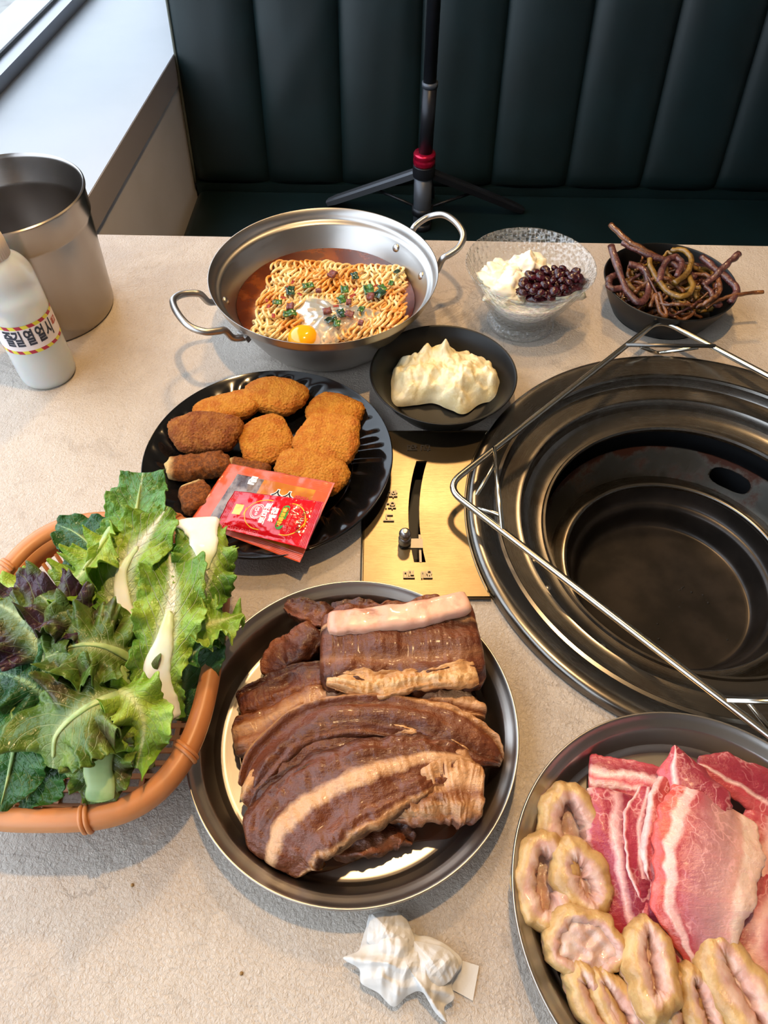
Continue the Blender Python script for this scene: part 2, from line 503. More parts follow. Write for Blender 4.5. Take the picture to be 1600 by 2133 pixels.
def pan_wall():
    bm = bmesh.new(); n = 360; rows = 30; ids = {}; val = {}; V0, AW, ZH, PW = -.0672, .0215, .0092, 2.8
    prof = [(.1395+(.124-.1395)*j/(rows-1), -.050+(-.084+.050)*j/(rows-1)) for j in range(rows)]
    for i in range(n):
        for j, (r, z) in enumerate(prof):
            a = 2*PI*i/n; da = (a-HA+PI) % (2*PI)-PI; dz = z-V0
            f = (abs(da*.133)/AW)**PW+(abs(dz)/ZH)**PW
            if .25 < f < 1:                                   # snap the inside neighbours onto the edge of the vent
                k = f**(-1/PW); a = HA+da*k; z2 = V0+dz*k; r += (z2-z)*(.0155/.034); z = z2
            val[i, j] = f; ids[i, j] = bm.verts.new((r*math.cos(a), r*math.sin(a), z))
    for i in range(n):
        for j in range(rows-1):
            q = ((i, j), ((i+1) % n, j), ((i+1) % n, j+1), (i, j+1))
            if all(val[x] < 1 for x in q): continue
            bm.faces.new([ids[x] for x in q])
    for v in [v for v in bm.verts if not v.link_faces]: bm.verts.remove(v)
    bmesh.ops.solidify(bm, geom=bm.faces[:], thickness=.0012)
    bm.verts.index_update(); r = [v.co.copy() for v in bm.verts], [tuple(v.index for v in f.verts) for f in bm.faces]
    bm.free(); return r
put('pan_wall', *pan_wall(), M['soot'], parent=gr)
put('pan_ledge', *lathe(smoothprof([(.1250, -.0835), (.118, -.0805), (.112, -.0785), (.1085, -.0795), (.1075, -.083)], 4)+[(.1085, -.088), (.125, -.088)], 120), M['steel_dark'], parent=gr)
put('inner_bowl', *lathe(smoothprof([(.1075, -.083), (.1045, -.093), (.1015, -.099), (.0985, -.101), (.0955, -.105), (.0925, -.120), (.089, -.1265), (.084, -.128)], 4)+[(.04, -.128), (.0, -.128), (.0, -.130), (.09, -.130), (.11, -.088)], 120), M['pan_black'], parent=gr)
put('burner_box', *lathe([(.15, -.03), (.165, -.04), (.165, -.16), (0, -.16), (0, -.162), (.167, -.162), (.167, -.03)], 72), M['gasket'], parent=gr)
for a in (math.radians(190), math.radians(201), math.radians(226), math.radians(330)):
    put('rivet', *lathe([(.0028, 0), (.0024, .0008), (0, .0011)], 12, (.158*math.cos(a), .158*math.sin(a), -.0218)), M['steel'], parent=gr)

# scraps of charred food on the pan floor
M['char'] = plain('charred_bits', '#15110e', .7)
rng = random.Random(9)
for k in range(16):
    a = rng.uniform(-2.2, .6); r = rng.uniform(.02, .08)
    s = rng.uniform(.0006, .0016)
    o = put('charred_crumb', *lathe([(s, 0), (s*.8, s*.6), (0, s*.8)], 7), M['char'], loc=(0, 0, 0))
    o.location = (GC[0]+r*math.cos(a), GC[1]+r*math.sin(a), T-.128)
    tag(o, 'tiny charred crumb on the dark floor of the grill well', 'crumb', 'charred crumbs in the grill well')

# ------------------------------------------------------------ wire rack on the grill
RZ = .030
rk = thing('wire_rack', 'square bent steel wire rack lying over the grill well', 'rack', (.297, .3955, T+.008))
ro = Vector((.297, .3955, T+.008))
L = Vector((.0545, .3995, T+RZ)); TT = Vector((.3015, .6365, T+RZ))
e1 = (TT-L).normalized(); e2 = Vector((e1.y, -e1.x, 0)); S_ = .342
cor = [L, L+e1*S_, L+e1*S_+e2*S_, L+e2*S_]
loop = []
for i in range(4):
    p = cor[i]; a = (cor[i-1]-p).normalized(); bb = (cor[(i+1) % 4]-p).normalized()
    A = p+a*.020; B = p+bb*.020
    for j in range(9):
        t = j/8; loop.append(A*(1-t)**2+p*2*t*(1-t)+B*t*t-ro)
put('frame_rod', *tube(loop, .0031, 12, closed=True), M['chrome'], parent=rk)
for i in range(4):
    p = cor[i]; a = (cor[i-1]-p).normalized(); bb = (cor[(i+1) % 4]-p).normalized()
    A = p+a*.066; B = p+bb*.066; mid = (A+B)/2
    put('corner_bar', *tube([A-ro+Vector((0, 0, .002)), B-ro+Vector((0, 0, .002))], .0021, 10), M['rod_dark' if i == 1 else 'chrome'], parent=rk)
    ap = mid+(p-mid).normalized()*.022; ap.z = T+.0030
    put('foot_wire', *tube(rounded([A+(B-A)*.18-ro, ap-ro, A+(B-A)*.82-ro], .006), .0021, 10), M['chrome'], parent=rk)

# ------------------------------------------------------------ damper control plate
cpz = T
pn = thing('damper_control_plate', 'brushed golden steel control plate beside the grill well', 'control plate', (.03, .40, cpz))
def pl(x, y): return (x-.03, y-.40)
GR = .2185
arc = []
for i in range(25):
    y = .302+(.4925-.302)*i/24
    arc.append(pl(GC[0]-math.sqrt(GR**2-(y-GC[1])**2), y))
outer = [pl(-.0185, .302)]+arc+[pl(-.0185, .4925)]
slot = []
for i in range(13):
    y = .337+(.4535-.337)*i/12; slot.append(pl(GC[0]-math.sqrt(.2705**2-(y-GC[1])**2), y))
for i in range(13):
    y = .4535-(.4535-.337)*i/12; slot.append(pl(GC[0]-math.sqrt(.2605**2-(y-GC[1])**2), y))
sharp(put('face_plate', *plate_holes(outer, [slot], .0012, .0040), M['brushed'], parent=pn, smooth=False))
rim = [Vector((x, y, .0038)) for x, y in outer]
put('folded_rim', *tube(rim, .0012, 8, closed=True), M['brushed'], parent=pn)
put('dark_gap', *box(-.0505, -.0487, -.098, .0925, .0, .0028), M['gasket'], parent=pn, smooth=False)
put('slot_housing', *join(box(-.017, .027, -.077, .067, -.026, -.024), box(-.017, -.016, -.077, .067, -.026, .0012), box(.026, .027, -.077, .067, -.026, .0012), box(-.017, .027, -.078, -.077, -.026, .0012), box(-.017, .027, .067, .068, -.026, .0012)), M['gasket'], parent=pn, smooth=False)
kn = Vector((.0182, .3565, 0))-Vector((.03, .40, 0))
put('lever_tab', *box(kn.x-.003, kn.x+.016, kn.y-.0055, kn.y+.0045, .0042, .0056), M['rod_dark'], parent=pn, smooth=False)
put('lever_arm', *box(kn.x+.0125, kn.x+.0145, kn.y-.02, kn.y+.01, -.012, .0040), M['rod_dark'], parent=pn, smooth=False)
knob = smoothprof([(0, .0205), (.003, .0200), (.0052, .0165), (.0050, .0135), (.0046, .0115)], 4)+[(.0054, .0105), (.0056, .0095), (.0056, .003), (.005, .0022), (0, .0022)]
sharp(put('lever_knob', *lathe(knob, 32, (kn.x, kn.y, .0038)), M['steel'], parent=pn), 40)
def emboss(chars):
    for ch_, px, py in chars:
        v, f = text_mesh(ch_, .0104, .0011, .00022)
        w = W(px, py, .004); R = Matrix.Rotation(-PI/2, 4, 'Z')
        v = [R @ p+Vector((w.x-.03, w.y-.40, .0044)) for p in v]
        put('embossed_letter', v, f, M['rod_dark'], parent=pn, smooth=False)  # darker than the plate: shade of the raised strokes put into the colour
emboss([('닫', 885, 934), ('힘', 857, 934), ('열', 887, 1198), ('림', 850, 1198), ('환', 815, 1030), ('안', 812, 1054), ('너', 808, 1080)])

# ------------------------------------------------------------ round metal plates
def steel_plate(name, label, x, y, R=.1177, mat='steel'):
    r = thing(name, label, 'plate', (x, y, T))
    p = [(0, .0012), (R*.4, .0012), (R*.80, .0012)]
    p += smoothprof([(R*.815, .0013), (R*.838, .003), (R*.872, .012), (R*.912, .0215), (R*.928, .0235)], 5)
    p += smoothprof([(R*.94, .0243), (R*.965, .0262), (R*.985, .0285), (R*.996, .0288), (R, .0272), (R*.993, .0255), (R*.975, .0262)], 4)
    p += [(R*.94, .0230), (R*.915, .0205), (R*.868, .0105), (R*.826, .0012), (R*.80, .0), (0, .0)]
    put('dish', *lathe(p, 128), M[mat], parent=r)
    return r
RIB = (-.0223, .1857); PORK = (.1985, .0744)
steel_plate('steel_plate', 'round stainless plate under the marinated brown ribs', *RIB)
steel_plate('steel_plate', 'round stainless plate holding raw pork and intestines', *PORK, R=.1195)

# ------------------------------------------------------------ bucket and bottle at the window
bk = thing('steel_bucket', 'tall empty stainless bucket by the window sill', 'bucket', (-.3895, .6957, T))
p = [(0, .002), (.068, .002), (.0705, .006), (.0772, .108), (.0772, .112), (.0795, .1145), (.0795, .132), (.0808, .1355)]
o_ = [(.0826, .1385), (.0826, .1408), (.0812, .1418), (.0797, .1405), (.0797, .1375), (.0785, .134), (.0785, .1165), (.0762, .1125), (.0760, .1085)]
inn = [(.0695, .007), (.067, .0032), (0, .0032)]
sharp(put('pail', *lathe([(0, 0), (.068, 0), (.0700, .0015), (.0710, .0045)]+[(.0710+(.0778-.0710)*i/8, .0045+(.108-.0045)*i/8) for i in range(1, 9)]+[(.0780, .1105), (.0800, .1135), (.0803, .132)]+o_+inn, 96), M['steel_pail'], parent=bk), 50)

b = NB('cloudy_plastic'); b.P(col='#eef2f0', rough=.22, trans=.55, ior=1.35, sss=.25, ssss=.02, coat=.2); M['cloudy'] = b.m
b = NB('milky_liquid'); b.P(col='#e3eaea', rough=.2, sss=.5, ssss=.02); M['milky'] = b.m
M['cap_white'] = plain('bottle_cap', '#ded2c6', .5, sss=.2, ssss=.01)
bo = thing('plastic_bottle', 'frosted plastic bottle with printed paper label beside the bucket', 'bottle', (-.3604, .5826, T))
bp = smoothprof([(0, .0), (.022, .0), (.027, .002), (.0286, .008), (.0286, .03)], 3)+[(.0286, .06), (.0286, .09)]+smoothprof([(.0286, .112), (.0278, .124), (.0235, .134), (.0165, .141), (.0145, .144)], 4)+[(.0145, .152), (.013, .152)]
put('bottle_body', *lathe(bp, 64), M['cloudy'], parent=bo)
put('liquid', *lathe([(0, .003), (.024, .003), (.0272, .008), (.0272, .098), (0, .098)], 48), M['milky'], parent=bo)
def capfn(a, r, z, j): return (r+(.00035*math.cos(a*40) if .142 < z < .158 and r > .012 else 0), z)
put('cap', *lathe([(0, .1665), (.012, .1665), (.0150, .1640), (.0158, .160), (.0160, .156), (.0162, .1425), (.0150, .1425), (0, .143)], 160, fn=capfn), M['cap_white'], parent=bo)
b = NB('label_paper'); ux, uy = b.uvxy()
diag = b.math('FRACT', b.math('ADD', b.math('MULTIPLY', ux, 15), b.math('MULTIPLY', uy, 1.5)))
band = b.math('MAXIMUM', b.math('GREATER_THAN', uy, .88), b.math('LESS_THAN', uy, .12))
b.P(col=b.mix(band, '#e4dad8', b.mix(b.math('GREATER_THAN', diag, .5), '#d8cf3e', '#a8203a')), rough=.45); M['label'] = b.m
LZ0, LZ1 = .050, .083
put('paper_label', *grid(96, 6, lambda u, v: Vector((.0289*math.cos(2*PI*u-PI), .0289*math.sin(2*PI*u-PI), LZ0+(LZ1-LZ0)*v)), closeu=False), parent=bo, mat=M['label']) if False else None
v, f, uv = grid(97, 6, lambda u, w: Vector((.0289*math.cos(2*PI*u-PI), .0289*math.sin(2*PI*u-PI), LZ0+(LZ1-LZ0)*w)))
put('paper_label', v, f, M['label'], parent=bo, uvs=uv)
M['ink'] = plain('navy_ink', '#232a3a', .5); M['ink_red'] = plain('red_ink', '#b4402c', .5)
def wrap_text(body, size, ang, zc, mat, parent, R=.0292, bold=.0006, xs=.56):
    v, f = text_mesh(body, size, 0, bold, 4); v, f = subdiv(v, f, 1)
    o = []
    for p in v:
        a = ang+p.x*xs/R
        o.append(Vector((R*math.cos(a), R*math.sin(a), zc+p.y)))
    put('label_lettering', o, f, mat, parent=parent, smooth=False)
for ch_, d in (('즐', -80), ('길', -62), ('열', -40), ('얼', -18), ('시', 3)):
    wrap_text(ch_, .0195, math.radians(d-22), (LZ0+LZ1)/2+.001, M['ink'], bo)
wrap_text('최고', .009, math.radians(2), (LZ0+LZ1)/2+.003, M['ink_red'], bo, bold=.0003)

# ------------------------------------------------------------ ramen pot
PX, PY = -.0640, .6600
pot = thing('ramen_pot', 'wide two-handled stainless pot of ramen', 'pot', (PX, PY, T))
outp = smoothprof([(0, 0), (.06, 0), (.073, .001), (.082, .007), (.093, .024), (.104, .046), (.110, .0565)], 4)+smoothprof([(.1125, .0595), (.1170, .0625), (.1195, .0700), (.1212, .0752)], 3)
inp = [(.1217, .0760), (.1208, .0757)]+smoothprof([(.1180, .0690), (.1160, .0645), (.1112, .0618), (.1085, .0575), (.1025, .047), (.0915, .0255), (.0805, .0085), (.072, .003), (.058, .0016), (0, .0016)], 4)
put('pot_body', *lathe(outp+inp, 128), M['steel_pot'], parent=pot)
def handle(deg, tilt):
    a = math.radians(deg); er = Vector((math.cos(a), math.sin(a), 0)); et = Vector((-math.sin(a), math.cos(a), 0))
    pts = [(.1085, -.033, .052), (.113, -.034, .0535), (.1205, -.0335, .056), (.1265, -.0335, .0665), (.134, -.035, .069), (.146, -.034, .071), (.1565, -.025, .0735), (.1605, -.010, .075)]
    pts += [(r, -t, z) for r, t, z in reversed(pts)]
    P3 = crom([er*r+et*t+Vector((0, 0, z+(r-.11)*tilt)) for r, t, z in pts], 72)
    h = put('pot_handle', *tube(P3, .0036, 14), M['steel_pot'], parent=pot)
    for t in (-.030, .030):
        r0 = .1035; q = (er*r0+et*t); d = Vector((q.x, q.y, 0)).normalized()
        nrm = (d*-.86+Vector((0, 0, .5))).normalized()
        s = nrm.cross(Vector((0, 0, 1))).normalized(); u_ = s.cross(nrm)
        c0 = d*.1068+Vector((0, 0, .0545))
        v, f = lathe([(.0048, -.001), (.0045, .001), (.003, .0022), (0, .0026)], 16)
        put('rivet', [c0+s*p.x+u_*p.y+nrm*p.z for p in v], f, M['steel'], parent=h)
        c1 = d*.112+Vector((0, 0, .0525)); n2 = (d*.9+Vector((0, 0, -.35))).normalized(); s2 = n2.cross(Vector((0, 0, 1))).normalized(); u2 = s2.cross(n2)
        bx, bf = box(-.007, .007, -.004, .004, -.002, .0025)
        put('handle_bracket', [c1+s2*x+u2*y+n2*z for x, y, z in bx], bf, M['steel_pot'], parent=h, smooth=False)
handle(-150.5, .1); handle(27, .22)
b = NB('ramen_broth'); b.P(col=b.mix(b.step(b.noise(40, 4, .6), .4, .7), '#5c240a', '#8f4512'), rough=.12, coat=.1, spec=.45, sss=.1, ssss=.01); b.bump(b.noise(60, 2), .1, .001); M['broth'] = b.m
tag(put('broth', *lathe([(0, .0385), (.06, .0385), (.0978, .0387), (.0965, .0365), (.08, .012), (.06, .005), (0, .005)], 80, (PX, PY, T)), M['broth'], loc=(PX, PY, T+.005)), 'reddish brown spicy ramen broth filling the pot', 'broth')

b = NB('ramen_noodles'); n1 = b.noise(38, 4, .6); n2 = b.noise(70, 3, .6, vec=b.mapped((1, 1, .3), loc=(3, 1, 2)))
c = b.mix(b.step(n1, .40, .62), '#f4dfa6', '#e3a14a')
c = b.mix(b.math('MULTIPLY', b.step(n2, .56, .74), .7), c, '#b4521a')
b.P(col=c, rough=.3, sss=.15, ssss=.004, sssr=(1, .6, .3), coat=.15); M['noodle'] = b.m
nb_c = Vector((-.0600, .6500, T))
nbk = thing('ramen_noodle_block', 'square block of pale wavy ramen noodles half sunk in broth', 'noodles', (nb_c.x, nb_c.y, T+.03))
nb_o = Vector((nb_c.x, nb_c.y, T+.03))
corners = [Vector((-.148, .588, 0)), Vector((.022, .590, 0)), Vector((.027, .714, 0)), Vector((-.127, .727, 0))]
def blockpt(u, v):
    a = corners[0].lerp(corners[1], u); b_ = corners[3].lerp(corners[2], u); return a.lerp(b_, v)
def blockz(u, v):
    e = min(u, 1-u, v, 1-v)
    z = .0475+.004*nz(u*4, v*4, 1.3)-.012*max(0, 1-e/.07)**2
    d = math.hypot((u-.42)/.10, (v-.08)/.40)      # the notch where the egg was broken in
    z -= .016*max(0, 1-d)
    rr = (blockpt(u, v)-Vector((PX, PY, 0))).length
    return z
rng = random.Random(5)
VV = []; FF = []
ROWS = 9
for r in range(ROWS):
    v0 = (r+.5)/ROWS
    for s in range(4):
        pts = []; n = 330; ph = rng.random()*6; lam = 24+rng.uniform(-4, 4)
        for i in range(n):
            u = .012+.976*i/(n-1)
            vj = v0+.030*nz(u*5, r*1.7, s*.3)
            a = 2*PI*u*lam+ph+3.2*nz(u*7, r*3.1, s*2)
            big = 1+.8*nz(u*11, r*2, 7+s)
            q = blockpt(u, min(max(vj, .03), .97))
            z = blockz(u, vj)
            slant = .0042*math.sin(a+(1.2 if (r+s) % 2 else -1.2)+3*nz(u*6, r, 4))
            pts.append(q-nb_o+Vector((slant+.0012*s, .0080*big*math.sin(a), T+z-.004-s*.0024+.0040*math.cos(a+.5)+.003*nz(u*9, r*2.2, 9))))
        keep = []
        for q in pts:
            w = q+nb_o; rr = math.hypot(w.x-PX, w.y-PY); lim = .0905+max(0, (w.z-T-.030))*.55
            if rr > lim:
                k = lim/rr; q = Vector((PX+(w.x-PX)*k, PY+(w.y-PY)*k, w.z))-nb_o
            keep.append(q)
        b0 = len(VV); tv, tf = tube(keep, .00155, 7)
        VV += tv; FF += [tuple(i+b0 for i in q) for q in tf]
ns = put('noodle_strands', VV, FF, M['noodle'], parent=nbk); tag(ns, kind='stuff')
def core(u, v):
    q = blockpt(.06+.88*u, .06+.88*v); d = Vector((q.x-PX, q.y-PY, 0))
    if d.length > .086: q = Vector((PX, PY, 0))+d*(.086/d.length)
    return q-nb_o+Vector((0, 0, T+blockz(.06+.88*u, .06+.88*v)-.0095))
v, f, uv = grid(30, 26, core)
put('noodle_core', v, f, M['noodle'], parent=nbk)

M['yolk'] = plain('egg_yolk', '#f5ab0a', .12, sss=.3, ssss=.01, sssr=(1, .5, .1), coat=.5)
b = NB('egg_white'); b.P(col='#fbf6df', rough=.2, trans=.75, ior=1.34, coat=.1); b.bump(b.noise(120, 3), .3, .001); M['eggwhite'] = b.m
yk = W(632, 698, .046)
eg = thing('raw_egg', 'raw egg with bright yellow yolk dropped on the ramen', 'egg', (yk.x, yk.y, T+.038))
put('yolk', *lathe(smoothprof([(0, .015), (.008, .0142), (.0145, .010), (.0165, .004), (.014, -.002), (0, -.004)], 4), 40), M['yolk'], parent=eg)
def ew(u, v):
    a = 2*PI*u; R = 1+.28*math.sin(3*a+1)+.15*nz(math.cos(a)*2, math.sin(a)*2, 4)
    x = .026+v*R*.046*math.cos(a); y = .030+v*R*.040*math.sin(a)
    return Vector((x, y, .0085+.0040*(1-v**3)+.0016*nz(x*160, y*160, 3)-.004*v**4))
v, f, uv = grid(64, 16, ew, closeu=True); put('egg_white', v, f, M['eggwhite'], parent=eg)

def scrap(name, label, cat, group, px, py, z, w, h, mat, seed, th=.0010, curl=.25, loc=None):
    rg = random.Random(seed); c0 = loc or W(px, py, z); rot = rg.uniform(0, PI)
    def fn(u, v, s=0):
        x = (u-.5)*w*(1+.25*nz(v*3, seed, 1)); y = (v-.5)*h*(1+.25*nz(u*3, seed, 2))
        zz = curl*h*(nz(u*2.2+seed, v*2.2, 5))+.0012
        return c0+Vector((x*math.cos(rot)-y*math.sin(rot), x*math.sin(rot)+y*math.cos(rot), zz))
    a = grid(8, 6, fn)[:2]
    top = [p+Vector((0, 0, th)) for p in a[0]]
    nv = len(top); F = list(a[1])+[tuple(i+nv for i in reversed(q)) for q in a[1]]
    bd = [i*6 for i in range(8)]+[7*6+j for j in range(1, 6)]+[i*6+5 for i in range(6, -1, -1)]+[j for j in range(4, 0, -1)]
    for i in range(len(bd)):
        p_, q_ = bd[i], bd[(i+1) % len(bd)]; F.append((p_, p_+nv, q_+nv, q_))
    o = put(name, top+a[0], F, mat)
    return tag(o, label, cat, group)
M['onion'] = varied('green_onion', '#173c12', '#3d7322', 200, .3, coat=.3)
M['onion_dark'] = varied('dark_greens', '#10241a', '#24482e', 200, .22, coat=.4)
M['beef'] = varied('dried_beef_bits', '#5d2a2c', '#82463e', 260, .4, 300, .4, .001)
M['flake'] = varied('chilli_flakes', '#7a1408', '#a82a10', 200, .4)
gset = [(605, 608, .011), (578, 632, .008), (642, 597, .010), (739, 577, .009), (718, 605, .010), (768, 605, .013), (790, 614, .012), (797, 602, .009), (712, 626, .010), (690, 668, .010), (702, 676, .008), (753, 646, .007), (712, 655, .010), (604, 655, .011), (815, 592, .006), (827, 568, .006)]
for i, (x, y, w) in enumerate(gset):
    scrap('green_onion_flake', 'small dark green onion flake scattered on the ramen noodles', 'vegetable', 'green onion flakes on the ramen', x, y, .0515, w*1.25, w*.85, M['onion_dark'] if i % 3 == 0 else M['onion'], 30+i)
for i, (x, y, w) in enumerate([(693, 575, .010), (605, 643, .009), (728, 658, .009), (772, 622, .009), (727, 633, .007), (752, 677, .006), (664, 610, .006), (682, 652, .009)]):
    scrap('beef_bit', 'small purplish brown dried meat bit on the ramen noodles', 'meat bit', 'dried meat bits on the ramen', x, y, .0515, w, w*.8, M['beef'], 60+i, th=.003)
for i, (x, y, w) in enumerate([(735, 618, .007), (700, 640, .006), (560, 640, .006), (590, 622, .006), (570, 660, .007), (625, 615, .006), (740, 605, .005), (783, 597, .005), (760, 600, .004), (610, 590, .006), (598, 600, .005), (556, 628, .005)]):
    scrap('chilli_flake', 'tiny red chilli flake sprinkled on the ramen noodles', 'chilli flake', 'chilli flakes on the ramen', x, y, .0515, w, w*.5, M['flake'], 90+i, th=.0005)

# ------------------------------------------------------------ black dishes
def dish(name, label, x, y, prof, mat, n=112, fn=None):
    r = thing(name, label, 'dish', (x, y, T)); o = put('dish_body', *lathe(prof, n, fn=fn), mat, parent=r); return r
dish('small_bowl', 'matte black bowl holding mashed potato', .0597, .5452, smoothprof([(0, .0), (.045, 0), (.0505, .001), (.0525, .004), (.060, .013), (.0675, .026), (.0728, .0335), (.0743, .0350)], 4)+smoothprof([(.0735, .0357), (.0715, .0345), (.0655, .0265), (.0585, .014), (.050, .0058), (.042, .0042), (0, .004)], 4), M['black_matte'])
dish('small_dish', 'matte black side dish full of brown bracken stems', .3227, .6927, smoothprof([(0, .0), (.050, 0), (.0545, .001), (.0585, .006), (.0665, .022), (.0725, .0378), (.0737, .0400)], 4)+smoothprof([(.0730, .0408), (.0714, .0392), (.0650, .0225), (.0570, .0075), (.050, .0045), (0, .004)], 4), M['black_matte'])
NUG = (-.1085, .4449)
np_ = thing('nugget_plate', 'large glossy black plate with rippled rim under the nuggets', 'plate', (*NUG, T))
def ripple(a, r, z, j):
    w = max(0, min(1, (r-.070)/.012))*max(0, min(1, (.112-r)/.008)); return r, z+.0011*w*math.sin(a*34+r*160)*(.6+.4*math.sin(a*5))
put('dish_body', *lathe(smoothprof([(0, 0), (.072, 0), (.078, .0015), (.090, .008), (.106, .0165), (.1155, .0205), (.1169, .0220)], 5)+smoothprof([(.1160, .0232), (.1140, .0222), (.106, .0185), (.092, .0112), (.079, .0052), (.070, .0040), (0, .004)], 6), 240, fn=ripple), M['black_glaze'], parent=np_)

# ------------------------------------------------------------ mashed potato
b = NB('mashed_potato'); b.P(col=b.mix(b.step(b.noise(60, 5, .6), .4, .65), '#efe4bf', '#e2d09c'), rough=.33, sss=.25, ssss=.006, sssr=(1, .8, .5), coat=.15)
b.bump(b.noise(260, 5, .65), .55, .0016); M['mash'] = b.m
def polar_mound(name, label, cat, outline, cz, peak, mat, seed, peaks=(), amp=.004, n=120, m=44, power=2.2, low=0.0, group=None, freq=60):
    pts = [W(*q) for q in outline]
    c0 = sum(pts, Vector())/len(pts); k = len(pts)
    ring_ = crom(pts+[pts[0]], n+1)[:n]
    vs = []; fs = []
    for i in range(n):
        for j in range(m):
            t = (j/(m-1))
            q = c0.lerp(ring_[i], t)
            h = peak*(1-t**power)**.75
            z = T+cz+h
            ed = min(1, (1-t)*7)
            z += ed*(amp*fbm(Vector((q.x*freq, q.y*freq, seed)))+amp*.6*abs(nz(q.x*freq*2, q.y*freq*2, seed+4)))
            for (px_, py_, s, hh) in peaks:
                d = (Vector((q.x, q.y))-Vector((px_, py_))).length; z += hh*math.exp(-(d/s)**2)*ed
            dx = .35*amp*nz(q.x*90, q.y*90, seed+2)
            vs.append(Vector((q.x+dx, q.y, max(z, T+low))))
    for i in range(n):
        for j in range(m-1):
            a = i*m+j; b_ = ((i+1) % n)*m+j; fs.append((a, a+1, b_+1, b_))
    return tag(put(name, vs, fs, mat), label, cat, group)
pk = []
for px, py, s, h in ((890, 745, .0075, .020), (925, 745, .008, .018), (1010, 780, .012, .008), (850, 780, .010, .008), (960, 790, .014, .010), (905, 820, .011, .005), (1035, 790, .007, .006), (825, 770, .006, .006)):
    q = W(px, py, .025); pk.append((q.x, q.y, s, h))
polar_mound('mashed_potato', 'creamy pale yellow mashed potato mound in the black bowl', 'mashed potato', [(822, 745, .016), (850, 735, .02), (880, 722, .02), (930, 715, .02), (985, 722, .02), (1035, 745, .02), (1050, 790, .016), (1035, 822, .013), (1000, 835, .011), (968, 858, .009), (940, 852, .008), (905, 836, .009), (868, 838, .01), (822, 836, .012), (812, 800, .014), (812, 770, .016)], .006, .026, M['mash'], 3.1, pk, amp=.0062, low=.004, freq=75)

# ------------------------------------------------------------ nuggets and cutlet pieces
b = NB('golden_crumb'); n = b.noise(75, 5, .7); fine = b.noise(640, 4, .75)
c = b.mix(b.step(n, .35, .62), '#f0a032', '#dc7a1c'); c = b.mix(b.math('MULTIPLY', b.step(fine, .52, .68), .75), c, '#f3b44c'); c = b.mix(b.math('MULTIPLY', b.step(fine, .44, .28), .5), c, '#9a4a10')
b.P(col=c, rough=.62, spec=.3); b.bump(b.math('ADD', fine, b.math('MULTIPLY', b.voro(420), .8)), 1.0, .0035); M['crumb'] = b.m
b = NB('brown_crumb'); n = b.noise(75, 5, .7); fine = b.noise(640, 4, .75)
c = b.mix(b.step(n, .35, .62), '#c47a30', '#984c18'); c = b.mix(b.math('MULTIPLY', b.step(fine, .52, .68), .5), c, '#cf8a3c')
b.P(col=c, rough=.62, spec=.3); b.bump(b.math('ADD', fine, b.math('MULTIPLY', b.voro(420), .8)), 1.0, .0035); M['crumb_dark'] = b.m
b = NB('cutlet_crumb'); ux, uy = b.uvxy(); fine = b.noise(300, 5, .75)
c = b.mix(b.step(fine, .38, .64), '#9c5a22', '#5c2e10'); c = b.mix(b.math('MULTIPLY', b.step(fine, .58, .75), .7), c, '#d2a060')
c = b.mix(b.math('MULTIPLY', b.step(ux, .17, .05), .9), c, '#e3bd7c'); b.P(col=c, rough=.7, spec=.25); b.bump(fine, 1.0, .003); M['cutlet'] = b.m
def nugget(label, px, py, z, lx, ly, lz, rot, mat, seed, tilt=(0, 0), shape=2.5):
    c0 = W(px, py, z); R = Matrix.Rotation(math.radians(rot), 4, 'Z') @ Matrix.Rotation(math.radians(tilt[0]), 4, 'X') @ Matrix.Rotation(math.radians(tilt[1]), 4, 'Y')
    def fn(u, v):
        th = 2*PI*u; ph = (v-.5)*PI
        e = 2/shape
        s_ = 1.07
        f = lambda x, e: math.copysign(abs(x)**e, x)
        cx_ = f(math.cos(ph), .62)
        x = cx_*f(math.cos(th), e)*lx/2; y = cx_*f(math.sin(th), e)*ly/2; zz = f(math.sin(ph), .8)*lz/2
        q = Vector((x*s_, y*s_, zz)); w = q*1.0+Vector((seed*3.1, 0, 0))
        egg = 1+.16*nz(math.cos(th)*.9+seed, math.sin(th)*.9, 2)
        q.x *= egg; q.y *= egg
        q *= 1+.08*fbm(w*45)+.030*nz(*(w*420))+.030*nz(*(w*800))
        q.z += .0012*nz(w.x*70, w.y*70, seed)
        return c0+R @ q
    v, f, uv = grid(120, 64, fn, closeu=True)
    return tag(put('chicken_nugget', v, f, mat), label, 'nugget', 'breaded nuggets on the black plate')
nugget('golden nugget at the far edge of the black plate', 572, 826, .020, .060, .040, .019, -12, M['crumb'], 1, (8, 0))
nugget('small golden nugget leaning between the far nugget and the dark one', 476, 850, .018, .064, .036, .018, 22, M['crumb'], 2, (-4, 0))
nugget('darkest brown nugget at the left of the black plate', 428, 900, .026, .066, .038, .022, 4, M['crumb_dark'], 3, (24, -4))
nugget('flat orange nugget in the middle of the pile', 555, 917, .018, .047, .050, .016, 20, M['crumb'], 4, (12, 0))
nugget('nugget mostly hidden under the one at the right of the plate', 695, 862, .016, .055, .046, .019, -20, M['crumb'], 5, (4, -6))
nugget('large golden nugget at the right lying on another', 684, 916, .030, .058, .052, .019, -25, M['crumb'], 6, (14, -6))
nugget('large golden nugget directly behind the sauce packets', 648, 984, .024, .068, .044, .020, -16, M['crumb'], 7, (8, -4))
